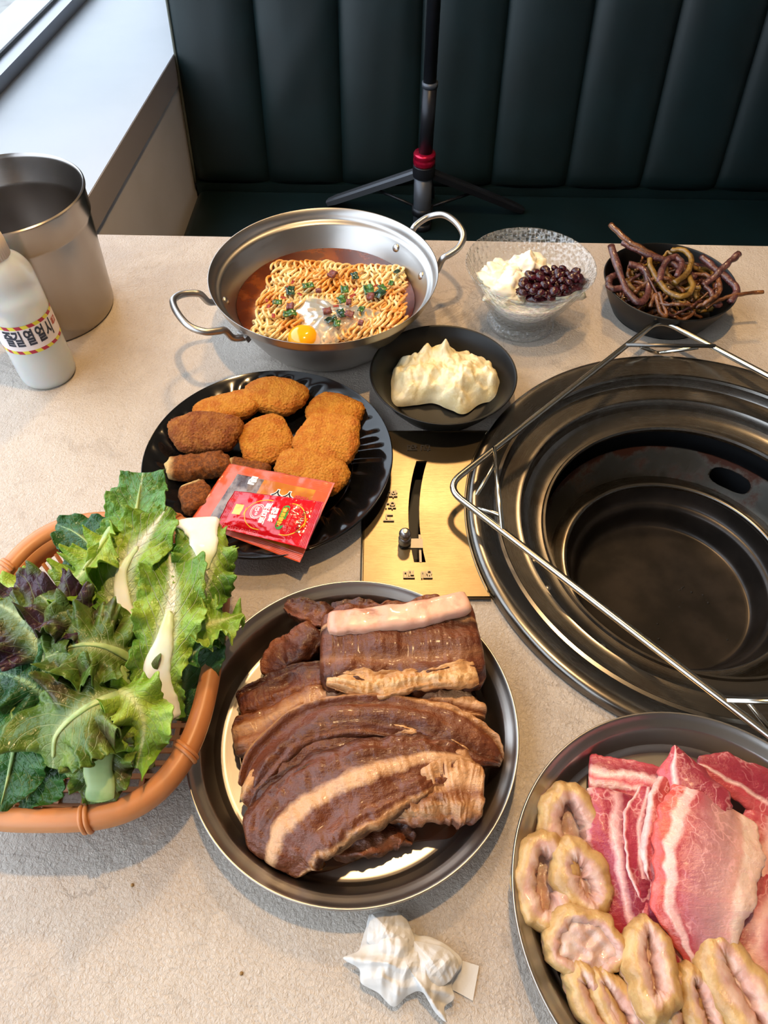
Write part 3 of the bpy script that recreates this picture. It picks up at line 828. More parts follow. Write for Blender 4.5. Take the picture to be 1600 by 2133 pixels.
def cutlet(label, px, py, z, lx, ly, lz, rot, seed, tilt=(0, 0)):
    c0 = W(px, py, z); R = Matrix.Rotation(math.radians(rot), 4, 'Z') @ Matrix.Rotation(math.radians(tilt[0]), 4, 'X') @ Matrix.Rotation(math.radians(tilt[1]), 4, 'Y')
    def fn(u, v):
        a = 2*PI*v; f = lambda x, e: math.copysign(abs(x)**e, x)
        k = (1-abs(2*u-1)**7)**.4 if 0 < u < 1 else 0
        q = Vector(((u-.5)*lx, f(math.cos(a), .6)*ly/2*k, f(math.sin(a), .6)*lz/2*k))
        q *= 1+.14*fbm(q*70+Vector((seed, 0, 0)))
        q += Vector((nz(*(q*260)), nz(*(q*260+Vector((5, 0, 0)))), nz(*(q*260+Vector((0, 5, 0))))))*.0011
        return c0+R @ q
    v, f, uv = grid(56, 40, fn, closev=True)
    return tag(put('cutlet_piece', v, f, M['cutlet'], uvs=uv), label, 'cutlet', 'cut fried cutlet pieces')
cutlet('cut cutlet strip with pale left end below the darkest nugget', 414, 972, .017, .060, .024, .018, 8, 1)
cutlet('short stubby cutlet piece left of the orange sauce packet', 408, 1036, .016, .032, .028, .018, -62, 2)
cutlet('greyish cutlet piece tucked behind the orange sauce packet', 520, 982, .013, .042, .020, .018, -10, 3)

# ------------------------------------------------------------ sauce packets
def packet_surface(c4, puff, seed, wr=.0008, droop=0.0):
    P00, P10, P11, P01 = [Vector(q) for q in c4]       # u runs 00->10, v runs 00->01
    N = (P10-P00).cross(P01-P00).normalized()
    def S(u, v, side=1, off=0.0):
        p = P00.lerp(P10, u).lerp(P01.lerp(P11, u), v)
        iu = max(0, min(1, (u-.09)/.82)); iv = max(0, min(1, (v-.08)/.84))
        d = puff*(math.sin(PI*iu)*math.sin(PI*iv))**.6 if 0 < iu < 1 and 0 < iv < 1 else 0
        w = wr*(nz(u*5+seed, v*5, 1)+.5*nz(u*13, v*13+seed, 2))+.0007*nz(u*2, seed, 8)*2
        e = wr*.7*nz(u*14+seed, 3)*(1 if min(v, 1-v) < .1 else .3)
        return p+N*(side*d*(1 if side > 0 else .6)+w+off+e+side*.00012+droop*(u-.5)**2)
    return S
def packet(name, label, c4, puff, mat, seed, wr=.0008, nu=60, nv=44):
    S = packet_surface(c4, puff, seed, wr)
    org = sum([Vector(q) for q in c4], Vector())/4
    r = thing(name, label, 'sauce packet', org)
    a, fa, uv = grid(nu, nv, lambda u, v: S(u, v, 1)-org)
    b_, fb, _ = grid(nu, nv, lambda u, v: S(u, v, -1)-org)
    n = len(a); F = fa+[tuple(i+n for i in reversed(q)) for q in fb]
    bd = [i*nv for i in range(nu)]+[(nu-1)*nv+j for j in range(1, nv)]+[i*nv+nv-1 for i in range(nu-2, -1, -1)]+[j for j in range(nv-2, 0, -1)]
    for i in range(len(bd)):
        p_, q_ = bd[i], bd[(i+1) % len(bd)]; F.append((p_, q_, q_+n, p_+n))
    put('pouch', a+b_, F, mat, parent=r, uvs=uv+uv)
    return r, S, org
def print_text(r, S, org, body, size, uc, vc, rot, mat, asp, bold=0.0, off=.00025, name='printed_lettering'):
    """flat lettering laid on the packet; asp = (length along u, length along v) in metres"""
    v, f = text_mesh(body, size, 0, bold, 3); v, f = subdiv(v, f, 1)
    ca, sa = math.cos(rot), math.sin(rot); o = []
    for p in v:
        x = p.x*ca-p.y*sa; y = p.x*sa+p.y*ca
        o.append(S(uc+x/asp[0], vc+y/asp[1], 1, off)-org)
    put(name, o, f, mat, parent=r, smooth=False)
def print_path(r, S, org, uvp, w, mat, asp, off=.0002, name='printed_line', closed=True):
    n = len(uvp); L_ = []; R_ = []
    for i in range(n):
        a = Vector(uvp[(i-1) % n]); b_ = Vector(uvp[(i+1) % n]); d = Vector(((b_.x-a.x)*asp[0], (b_.y-a.y)*asp[1])).normalized(); nn = Vector((-d.y, d.x))
        p = Vector(uvp[i])
        L_.append(S(p.x+nn.x*w/2/asp[0], p.y+nn.y*w/2/asp[1], 1, off)-org); R_.append(S(p.x-nn.x*w/2/asp[0], p.y-nn.y*w/2/asp[1], 1, off)-org)
    F = [(i, (i+1) % n, n+(i+1) % n, n+i) for i in range(n if closed else n-1)]
    put(name, L_+R_, F, mat, parent=r, smooth=False)
def rr(u0, u1, v0, v1, k, n=10, asp=(1, 1)):
    o = []
    for cx_, cy_, a0 in ((u1-k/asp[0], v1-k/asp[1], 0), (u0+k/asp[0], v1-k/asp[1], PI/2), (u0+k/asp[0], v0+k/asp[1], PI), (u1-k/asp[0], v0+k/asp[1], 1.5*PI)):
        for i in range(n+1):
            a = a0+PI/2*i/n; o.append((cx_+k/asp[0]*math.cos(a), cy_+k/asp[1]*math.sin(a)))
    return o
def print_fill(r, S, org, uvp, mat, off, name):
    c_ = (sum(p[0] for p in uvp)/len(uvp), sum(p[1] for p in uvp)/len(uvp))
    V = [S(*c_, 1, off)-org]+[S(*p, 1, off)-org for p in uvp]; n = len(uvp)
    put(name, V, [(0, 1+i, 1+(i+1) % n) for i in range(n)], mat, parent=r, smooth=False)

b = NB('orange_sachet'); ux, uy = b.uvxy()
win_ = b.math('MULTIPLY', b.math('MULTIPLY', b.math('GREATER_THAN', ux, .13), b.math('LESS_THAN', ux, .87)), b.math('MULTIPLY', b.math('GREATER_THAN', uy, .10), b.math('LESS_THAN', uy, .86)))
inner = b.mix(b.math('GREATER_THAN', b.math('ADD', ux, b.math('MULTIPLY', b.noise(30, 3), .06)), .42), b.mix(b.step(b.noise(55, 4, .6), .4, .6), '#3a1c12', '#8d7f78'), b.mix(b.step(b.noise(45, 3), .4, .6), '#d08a2c', '#b9691e'))
b.P(col=b.mix(win_, '#dc5a34', inner), rough=.24, coat=.35, coatr=.1)
ridge = b.math('SINE', b.math('MULTIPLY', uy, 330)); seal = b.math('MAXIMUM', b.math('GREATER_THAN', uy, .86), b.math('LESS_THAN', uy, .10))
b.bump(b.math('ADD', b.math('MULTIPLY', b.math('MULTIPLY', ridge, seal), .3), b.math('MULTIPLY', b.noise(150, 3), .9)), .35, .001); M['sachet'] = b.m
# outer sachet: lies on the nuggets and the rim of the plate
oc = [W(396, 1085, .016), W(625, 1172, .024), W(698, 1006, .036), W(478, 965, .034)]
pk1, S1, o1 = packet('sauce_packet', 'larger orange bordered sauce packet lying under the ketchup', oc, .0022, M['sachet'], 2.2)
M['pblack'] = plain('print_black', '#0e0d0d', .3); M['pwhite'] = plain('print_white', '#f3eeea', .3); M['pyel'] = plain('print_yellow', '#f2b824', .3)
M['pgreen'] = plain('print_green', '#2f8f34', .3); M['pred'] = plain('print_red', '#c9303c', .3); M['ppale'] = plain('print_pale_red', '#e4777c', .3)
A1 = ((oc[1]-oc[0]).length, (oc[3]-oc[0]).length)
print_text(pk1, S1, o1, '소스', .0125, .62, .665, .06, M['pwhite'], A1, .0009, .0002)
print_text(pk1, S1, o1, '소스', .0125, .62, .665, .06, M['pblack'], A1, .0001, .0004)
print_text(pk1, S1, o1, '맛있는', .006, .80, .69, 0, M['pred'], A1, .0003, .0004)
print_text(pk1, S1, o1, '돈', .0085, .30, .80, 0, M['pwhite'], A1, .0006, .0004)
b = NB('ketchup_sachet'); ux, uy = b.uvxy()
lemon = b.math('MULTIPLY', b.math('MULTIPLY', b.math('GREATER_THAN', ux, .10), b.math('LESS_THAN', ux, .20)), b.math('MULTIPLY', b.math('GREATER_THAN', uy, .40), b.math('LESS_THAN', uy, .66)))
b.P(col=b.mix(lemon, '#cf0a1c', '#e8c83a'), rough=.16, coat=.6, coatr=.06)
rid = b.math('SINE', b.math('MULTIPLY', ux, 420)); sl = b.math('MAXIMUM', b.math('GREATER_THAN', ux, .92), b.math('LESS_THAN', ux, .08))
b.bump(b.math('ADD', b.math('MULTIPLY', b.math('MULTIPLY', rid, sl), .3), b.noise(110, 3, .6)), .5, .0016); M['ketchup'] = b.m
kc = [W(447, 1096, .026), W(637, 1143, .034), W(675, 1046, .042), W(487, 1021, .040)]
pk2, S2, o2 = packet('ketchup_packet', 'small glossy red tomato ketchup packet on top', kc, .0040, M['ketchup'], 5.5, .0010)
A2 = ((kc[1]-kc[0]).length, (kc[3]-kc[0]).length)
print_path(pk2, S2, o2, rr(.24, .90, .15, .86, .016, 10, A2), .0007, M['pyel'], A2)
print_text(pk2, S2, o2, '토마토', .0066, .475, .54, PI/2, M['pwhite'], A2, .00035)
print_text(pk2, S2, o2, '케찹', .0066, .565, .54, PI/2, M['pwhite'], A2, .00035)
print_fill(pk2, S2, o2, rr(.625, .70, .24, .80, .0032, 8, A2), M['pgreen'], .0003, 'green_badge')
print_text(pk2, S2, o2, '새콤달콤', .0040, .6625, .52, PI/2, M['pyel'], A2, .0002, .0006)
print_text(pk2, S2, o2, '토마토페이스트 외', .0028, .735, .53, PI/2, M['ppale'], A2, 0)
print_text(pk2, S2, o2, '가열 공정 25% 기준', .0028, .775, .53, PI/2, M['ppale'], A2, 0)
print_text(pk2, S2, o2, '2027.06.07', .0040, .855, .50, PI/2, M['pblack'], A2, 0, .0004)
print_text(pk2, S2, o2, 'TOMATO KETCHUP', .0042, .26, .07, PI, M['ppale'], A2, 0)
ci = lambda k, n=28: [(.375+k/A2[0]*math.cos(2*PI*i/n), .55+k/A2[1]*math.sin(2*PI*i/n)) for i in range(n)]
print_path(pk2, S2, o2, ci(.0062), .0006, M['pwhite'], A2, name='emblem')
print_path(pk2, S2, o2, ci(.0050), .0004, M['pwhite'], A2, name='emblem')
print_path(pk2, S2, o2, [(u-.0012/A2[0], v+.0018/A2[1]) for u, v in ci(.0016, 14)], .0006, M['pwhite'], A2, name='emblem')
print_text(pk2, S2, o2, 'ㅇㅅ', .0042, .378, .55, PI/2, M['pwhite'], A2, .0002, name='emblem')

# ------------------------------------------------------------ glass dessert bowl
b = NB('hammered_glass'); hb = b.node('ShaderNodeBump'); hb.inputs['Strength'].default_value = .9; hb.inputs['Distance'].default_value = .006
b.L.new(b.voro(190, 'SMOOTH_F1', rnd=.5), hb.inputs['Height'])
tr = b.node('ShaderNodeBsdfTransparent', Color=(.95, .96, .96, 1)); gl = b.node('ShaderNodeBsdfGlossy'); gl.inputs['Roughness'].default_value = .06
fz = b.node('ShaderNodeMath', dict(operation='MULTIPLY_ADD')); lw = b.node('ShaderNodeLayerWeight', Blend=.5); b.L.new(hb.outputs[0], lw.inputs['Normal']); b.L.new(b.math('POWER', lw.outputs['Facing'], 4.0), fz.inputs[0]); fz.inputs[1].default_value = .7; fz.inputs[2].default_value = .06; mx = b.node('ShaderNodeMixShader'); df = b.node('ShaderNodeBsdfDiffuse', Color=(.9, .92, .92, 1)); m2 = b.node('ShaderNodeMixShader'); b.L.new(b.math('ADD', .02, b.math('MULTIPLY', b.step(b.voro(190, 'DISTANCE_TO_EDGE', rnd=.5), .12, .0), .16)), m2.inputs[0])  # whiter dimple edges paint the sparkle of the hammered glass into the colour
b.L.new(hb.outputs[0], gl.inputs['Normal']); b.L.new(fz.outputs[0], mx.inputs[0]); b.L.new(tr.outputs[0], mx.inputs[1]); b.L.new(gl.outputs[0], mx.inputs[2])
b.L.new(mx.outputs[0], m2.inputs[1]); b.L.new(df.outputs[0], m2.inputs[2]); b.L.new(m2.outputs[0], b.out.inputs[0]); M['glass'] = b.m
GX, GY = .1570, .6705
gb = thing('dessert_bowl', 'hammered clear glass dessert bowl of yogurt and red beans', 'bowl', (GX, GY, T))
put('glass_bowl', *lathe(smoothprof([(0, .001), (.030, .0), (.0375, .0005), (.0386, .003), (.0370, .007), (.0335, .0105), (.0345, .014), (.043, .027), (.057, .051), (.0688, .0738)], 4)+[(.0698, .0752), (.0694, .0762), (.0682, .0760)]+smoothprof([(.0668, .0735), (.0552, .0512), (.0413, .028), (.030, .0165), (.02, .0145), (0, .014)], 4), 96), M['glass'], parent=gb)
b = NB('yogurt'); b.P(col=b.mix(b.step(b.noise(50, 4), .4, .65), '#fbf4e2', '#f2e2c0'), rough=.25, sss=.35, ssss=.006, coat=.2); b.bump(b.noise(170, 3), .3, .001); M['yogurt'] = b.m
b = NB('melted_ice'); b.P(col='#f3eee6', rough=.2, sss=.4, ssss=.008, coat=.3); b.bump(b.noise(90, 4, .6), .4, .0015); M['ice'] = b.m
def icefn(a, r, z, j):
    return (r, z+(.003*nz(math.cos(a)*r*60, math.sin(a)*r*60, 2) if z > .03 and r < .047 else 0))
tag(put('melted_ice', *lathe([(0, .0165), (.026, .0175), (.0385, .0285), (.0505, .0485), (.046, .0475), (.036, .0465), (.024, .046), (.012, .046), (0, .046)], 64, (GX, GY, T), fn=icefn), M['ice'], loc=(GX, GY, T+.0165)), 'milky melted shaved ice filling the lower glass dessert bowl', 'ice')
def blob(name, label, cat, px, py, z, rx, ry, rz, mat, seed, amp=.12, freq=60, group=None, rot=0):
    c0 = W(px, py, z); R = Matrix.Rotation(rot, 3, 'Z')
    def fn(u, v):
        a = 2*PI*u; ph = (v-.5)*PI
        q = Vector((math.cos(a)*math.cos(ph), math.sin(a)*math.cos(ph), math.sin(ph)))
        k = 1+amp*fbm(q*1.6+Vector((seed, 0, 0)))*1.5
        return c0+R @ Vector((q.x*rx*k, q.y*ry*k, q.z*rz*k))
    return tag(put(name, *grid(40, 24, fn, closeu=True)[:2], mat), label, cat, group)
blob('yogurt_dollop', 'tall white yogurt dollop nearest the far rim of the glass', 'yogurt', 1098, 560, .058, .020, .017, .015, M['yogurt'], 1, .35)
blob('yogurt_dollop', 'white yogurt dollop at the left wall of the glass bowl', 'yogurt', 1046, 575, .056, .021, .018, .014, M['yogurt'], 2, .35)
blob('yogurt_dollop', 'broad smeared yogurt mound in front of the two dollops', 'yogurt', 1052, 600, .052, .028, .024, .013, M['yogurt'], 3, .35)
blob('yogurt_dollop', 'yogurt spoonful under the red beans at the right', 'yogurt', 1165, 600, .046, .026, .022, .012, M['yogurt'], 4, .3)
b = NB('red_bean'); b.P(col=b.mix(b.step(b.noise(90, 3), .4, .65), '#2a0812', '#4e1220'), rough=.26, coat=.2); b.bump(b.noise(240, 3), .5, .0016); M['bean'] = b.m
bean = None; rng = random.Random(11); spots = []
bc = W(1146, 592, .060)
tries = 0
while len(spots) < 62 and tries < 20000:
    tries += 1
    a = rng.uniform(0, 2*PI); q = math.sqrt(rng.random())
    x = q*.034*math.cos(a); y = q*.020*math.sin(a)
    ca, sa = math.cos(.42), math.sin(.42)
    X = bc.x+x*ca-y*sa; Y = bc.y+x*sa+y*ca
    lim = .0545
    if math.hypot(X-GX, Y-GY) > lim: continue
    lay = 0 if len(spots) < 34 else 1
    Z = T+(.0600 if lay == 0 else .0662)+.004*(1-q)+rng.uniform(-.0008, .0008)
    if all((Vector((X, Y, Z))-s).length > .0062 for s in spots): spots.append(Vector((X, Y, Z)))
blob('red_bean_paste', 'dark sticky red bean syrup clinging between the beans', 'syrup', 1148, 594, .057, .034, .020, .006, M['bean'], 7, .3, rot=.42)
def beanfn(u, v):
    a = 2*PI*u; ph = (v-.5)*PI
    q = (1+.10*nz(math.cos(a)*1.5, math.sin(a)*1.5, math.sin(ph)*1.5))*Vector((math.cos(a)*math.cos(ph)*.0058, math.sin(a)*math.cos(ph)*.0046, math.sin(ph)*.0043))
    return q*(1+.10*nz(q.x*300, q.y*300, q.z*300))
for i, s in enumerate(spots):
    if bean is None: o = bean = put('red_bean', *grid(20, 12, beanfn, closeu=True)[:2], M['bean'], loc=(0, 0, 0))
    else: o = bean.copy(); C.objects.link(o)
    o.location = s; o.rotation_euler = (rng.uniform(-.5, .5), rng.uniform(-.5, .5), rng.uniform(0, PI)); k = rng.uniform(.72, 1.15); o.scale = (k, k*rng.uniform(.85, 1.1), k*rng.uniform(.8, 1))
    tag(o, 'glossy dark red sweet bean heaped on the yogurt', 'bean', 'sweet red beans on the yogurt')

# ------------------------------------------------------------ seasoned bracken
def stemmat(name, c1, c2, c3):
    b = NB(name); n = b.noise(70, 4, .6); c = b.mix(b.step(n, .35, .65), c1, c2); c = b.mix(b.math('MULTIPLY', b.step(b.noise(160, 3), .55, .7), .6), c, c3)
    b.P(col=c, rough=.24, coat=.35, spec=.5); b.bump(b.noise(420, 3, .6), .7, .0016); return b.m
M['st_purple'] = stemmat('purple_bracken', '#3d1f1c', '#5a3230', '#71463c')
M['st_brown'] = stemmat('brown_bracken', '#4a2812', '#6d4020', '#8a5a2c')
M['st_mustard'] = stemmat('mustard_bracken', '#5c4114', '#7c5c20', '#94743a')
def stem(pts, r, mat, label, group=None, wob=.0012, seed=0):
    P3 = crom([W(*p) if not isinstance(p, Vector) else p for p in pts], 40)
    P3 = [p+Vector((nz(i*.25, seed, 1), nz(i*.25, seed, 2), nz(i*.25, seed, 3)))*wob for i, p in enumerate(P3)]
    rad = [r*(1+.28*nz(i*.7, seed, 5)) for i in range(9)]
    return tag(put('bracken_stem', *tube(P3, rad, 9, sx=1.15), M[mat]), label, 'bracken stem', group)
stem([(1272, 468, .062), (1310, 503, .058), (1370, 535, .05), (1430, 560, .044)], .0030, 'st_brown', 'longest brown bracken stem rising above the far left rim of the dish', seed=1)
stem([(1296, 505, .055), (1340, 527, .052), (1400, 548, .047), (1450, 580, .04)], .0034, 'st_purple', 'purple bracken stem lying alongside the longest brown stem', seed=2)
stem([(1273, 512, .060), (1288, 560, .052), (1305, 605, .045), (1335, 630, .040), (1352, 600, .040), (1340, 560, .046), (1310, 552, .046)], .0036, 'st_purple', 'thick purple bracken stem bent in a hook at the left of the dish', seed=3)
stem([(1540, 528, .060), (1515, 550, .055), (1490, 575, .048), (1465, 595, .042)], .0034, 'st_purple', 'purple bracken stem pointing up to the right rim of the dish', seed=4)
stem([(1590, 608, .046), (1550, 612, .045), (1505, 622, .042), (1470, 640, .036)], .0021, 'st_brown', 'thin brown bracken stem jutting far over the right rim', seed=5)
stem([(1462, 535, .052), (1490, 560, .050), (1515, 580, .047), (1535, 605, .045), (1520, 630, .04)], .0036, 'st_purple', 'purple bracken stem curled along the right rim of the dish', seed=6)
stem([(1352, 525, .050), (1356, 555, .047), (1372, 585, .046), (1395, 610, .046), (1425, 618, .046), (1442, 600, .046), (1436, 575, .046)], .0030, 'st_mustard', 'mustard coloured bracken stem looped in the middle of the dish', seed=7)
stem([(1372, 590, .045), (1380, 560, .050), (1392, 540, .052), (1410, 536, .052), (1420, 550, .052), (1410, 575, .050)], .0032, 'st_purple', 'purple bracken stem folded in a narrow arch near the dish centre', seed=8)
stem([(1400, 520, .050), (1425, 522, .053), (1440, 540, .052), (1430, 570, .050), (1405, 590, .048)], .0030, 'st_mustard', 'mustard bracken stem curving down from the far rim', seed=9)
stem([(1290, 570, .046), (1270, 580, .046), (1272, 600, .044), (1300, 600, .044)], .0034, 'st_purple', 'short purple bracken curl against the left rim of the dish', seed=10)
stem([(1355, 640, .036), (1365, 615, .040), (1375, 650, .036), (1388, 655, .034), (1372, 610, .044)], .0022, 'st_brown', 'brown bracken pair of tips at the near rim of the dish', seed=11)
stem([(1450, 640, .036), (1480, 625, .044), (1500, 605, .046), (1495, 580, .045)], .0024, 'st_brown', 'brown bracken stem crossing the near right of the dish', seed=12)
rng = random.Random(21)
DX, DY = .3227, .6927
for k in range(74):
    a = rng.uniform(0, 2*PI); q = .050*math.sqrt(rng.random()); h = rng.uniform(0, 2*PI); cur = rng.uniform(-60, 60)
    p = Vector((DX+q*math.cos(a), DY+q*math.sin(a), 0)); pts = []; z0 = .012+.031*(k/74)
    z = z0
    for i in range(9):
        rr_ = math.hypot(p.x-DX, p.y-DY)
        zz = max(z, .010+max(0, rr_-.050)*1.5)
        pts.append(Vector((p.x, p.y, T+zz+.004*math.sin(i*.9+k))))
        h += cur*.008
        nx = p+Vector((math.cos(h), math.sin(h), 0))*.0085
        if math.hypot(nx.x-DX, nx.y-DY) > .056: h += 2.0; nx = p+Vector((math.cos(h), math.sin(h), 0))*.0085
        p = nx
    stem(pts, rng.uniform(.0011, .0027), rng.choice(['st_brown', 'st_mustard', 'st_purple', 'st_brown']), 'tangled bracken stem lying in the heap in the black dish', 'tangled bracken stems in the dish', .002, k+40)

# ------------------------------------------------------------ orange basket
BX, BY = -.2100, .2300
b = NB('orange_plastic'); b.P(col=b.mix(b.step(b.noise(12, 3), .4, .65), '#c58654', '#ba7947'), rough=.38, sss=.12, ssss=.004, spec=.45); b.bump(b.noise(300, 2), .06, .0004); M['orange'] = b.m
bs = thing('salad_basket', 'orange plastic slotted basket full of salad leaves', 'basket', (BX, BY, T))
def se(a, A, B, n=3.0):
    c_, s_ = math.cos(a), math.sin(a)
    return Vector((math.copysign(abs(c_)**(2/n), c_)*A, math.copysign(abs(s_)**(2/n), s_)*B, 0))
NS = 160
def sweep_se(prof, n=NS):
    vs = []; fs = []; m = len(prof)
    for i in range(n):
        a = 2*PI*i/n
        for inset, z in prof: vs.append(se(a, .0935-inset, .1215-inset)+Vector((0, 0, z)))
    for i in range(n):
        for j in range(m):
            p_, q_ = i*m+j, ((i+1) % n)*m+j; k = (j+1) % m
            fs.append((p_, q_, ((i+1) % n)*m+k, i*m+k))
    return vs, fs
put('rim', *sweep_se([(.000, .046), (-.0015, .052), (.0005, .0585), (.004, .0605), (.0085, .0600), (.0115, .0575), (.0125, .0520), (.0105, .052), (.0095, .0565), (.004, .0575), (.0025, .052), (.002, .046)]), M['orange'], parent=bs)
put('upper_band', *sweep_se([(.0115, .054), (.0128, .054), (.0155, .040), (.0142, .040)]), M['orange'], parent=bs)
put('lower_band', *sweep_se([(.022, .010), (.0235, .010), (.030, .000), (.028, .000)]), M['orange'], parent=bs)
for i in range(72):
    a = 2*PI*(i+.5)/72
    A_ = se(a, .0935-.0150, .1215-.0150)+Vector((0, 0, .041)); B_ = se(a, .0935-.0225, .1215-.0225)+Vector((0, 0, .009))
    put('wall_slat', *tube([A_, B_], .0013, 6, sx=1.7), M['orange'], parent=bs)
for i in range(-9, 10):
    y = i*.0092; w = .0655*(1-abs(y/.100)**3)**(1/3)
    v, f = box(-w, w, y-.0017, y+.0017, .0005, .0030); v = [(x, yy, z) for x, yy, z in v]
    put('floor_slat', v, f, M['orange'], parent=bs, smooth=False)
for i in range(-3, 4):
    x = i*.019; w = .0935*(1-abs(x/.072)**3)**(1/3)
    put('floor_rib', *box(x-.0017, x+.0017, -w, w, .0002, .0026), M['orange'], parent=bs, smooth=False)
for px, py in ((176, 1695), (385, 1560), (352, 1100), (15, 1178)):
    w = W(px, py, .058); a = math.atan2((w.y-BY)/.1215, (w.x-BX)/.0935)
    best = min((k*PI/720 for k in range(1440)), key=lambda t: (se(t, .088, .116)-Vector((w.x-BX, w.y-BY, 0))).length)
    for d in (-.014, .014):
        t = best+d*(1 if abs(math.cos(best)) < .9 else .6); q0 = se(t, .0935, .1215)
        path = [se(t, .0935-i_, .1215-i_)+Vector((0, 0, z)) for i_, z in ((.000, .047), (-.0020, .052), (.0002, .0588), (.004, .0612), (.0085, .0606), (.0118, .0578))]
        put('rim_tie', *tube(crom(path, 16), .0016, 8), M['orange'], parent=bs)

# ------------------------------------------------------------ salad leaves
def leafmat(name, dark, light, rib, ribw=.16, tipcol=None, glossy=.32, blister=.5, purple=None):
    b = NB(name); ux, uy = b.uvxy()
    av = b.math('MULTIPLY', b.math('ABSOLUTE', b.math('SUBTRACT', uy, .5)), 2.0)
    warp = b.math('MULTIPLY', b.math('SUBTRACT', b.noise(40, 3), .5), .10)
    vv = b.math('SUBTRACT', b.math('ADD', ux, warp), b.math('MULTIPLY', av, .33))
    vein = b.math('ABSOLUTE', b.math('SINE', b.math('MULTIPLY', vv, 34)))
    veinm = b.math('MULTIPLY', b.step(vein, .24, .02), b.step(av, 1.0, .55))
    net = b.voro(170, 'DISTANCE_TO_EDGE')
    netm = b.step(net, .10, .0)
    n = b.step(b.noise(26, 4, .6), .35, .68)
    c = b.mix(n, dark, light)
    c = b.mix(b.math('MULTIPLY', netm, .14), c, light)
    if purple:
        pm = b.math('MULTIPLY', b.step(b.noise(24, 4, .65, vec=b.mapped((1, 1, 1), loc=(2, 5, 1))), purple[1], purple[1]+.16), b.step(av, .1, .6))
        c = b.mix(pm, c, purple[0])
    c = b.mix(b.math('MULTIPLY', veinm, .5), c, rib)
    w = b.math('MULTIPLY', b.math('SUBTRACT', 1.0, ux), ribw)
    yel = b.step(b.math('SUBTRACT', b.math('ADD', av, warp), b.math('MULTIPLY', w, 2.6)), .08, -.06)
    c = b.mix(b.math('MULTIPLY', yel, .45), c, rib)
    rm = b.step(b.math('SUBTRACT', b.math('ADD', av, b.math('MULTIPLY', warp, .5)), w), .05, -.02)
    c = b.mix(rm, c, rib)
    b.P(col=c, rough=glossy, spec=.45, coat=.1)
    b.bump(b.math('ADD', b.math('ADD', b.math('MULTIPLY', netm, -.12), b.math('MULTIPLY', veinm, -.5)), b.math('MULTIPLY', b.noise(150, 3, .55), 1.6)), blister, .0024, None)
    td = b.node('ShaderNodeBsdfTranslucent'); b.set(td, 'Color', b.mix(.35, c, '#a8c83a'))
    mx = b.node('ShaderNodeMixShader'); mx.inputs[0].default_value = .28
    b.L.new(b.b.outputs[0], mx.inputs[1]); b.L.new(td.outputs[0], mx.inputs[2]); b.L.new(mx.outputs[0], b.out.inputs[0])
    return b.m
M['lf_cabbage'] = leafmat('napa_leaf', '#558a28', '#a3c44c', '#eef0dc', .26, blister=.7)
M['lf_green'] = leafmat('romaine_leaf', '#3d7430', '#74a850', '#c4d8a8', .07, blister=.8)
M['lf_dark'] = leafmat('dark_leaf', '#275430', '#4b8046', '#98bb84', .05, blister=.8)
M['lf_lime'] = leafmat('lime_leaf', '#84b034', '#b6d05a', '#d4e29a', .10, blister=.6)
M['lf_red'] = leafmat('red_lettuce', '#4a6428', '#71863c', '#aab97e', .07, blister=.6, purple=('#4a3040', .40))
M['lf_olive'] = leafmat('olive_lettuce', '#4d6c26', '#86a044', '#b9c68a', .09, blister=.5, purple=('#5c5238', .50))
M['lf_perilla'] = leafmat('perilla_leaf', '#2a5a24', '#467c34', '#9cba80', .05, blister=.7)
b = NB('pale_rib'); ux, uy = b.uvxy(); b.P(col=b.mix(b.step(b.math('ADD', ux, b.math('MULTIPLY', b.noise(60, 3), .25)), .6, 1.15), '#f6f5ee', '#cddba0'), rough=.32, sss=.3, ssss=.005, coat=.15); b.bump(b.noise(200, 3, vec=b.mapped((1, .25, 1))), .2, .0006); M['rib_white'] = b.m
b = NB('green_rib'); b.P(col=b.mix(b.step(b.noise(60, 3), .4, .6), '#a9bd7d', '#8ba763'), rough=.35, sss=.25, ssss=.004); M['rib_green'] = b.m

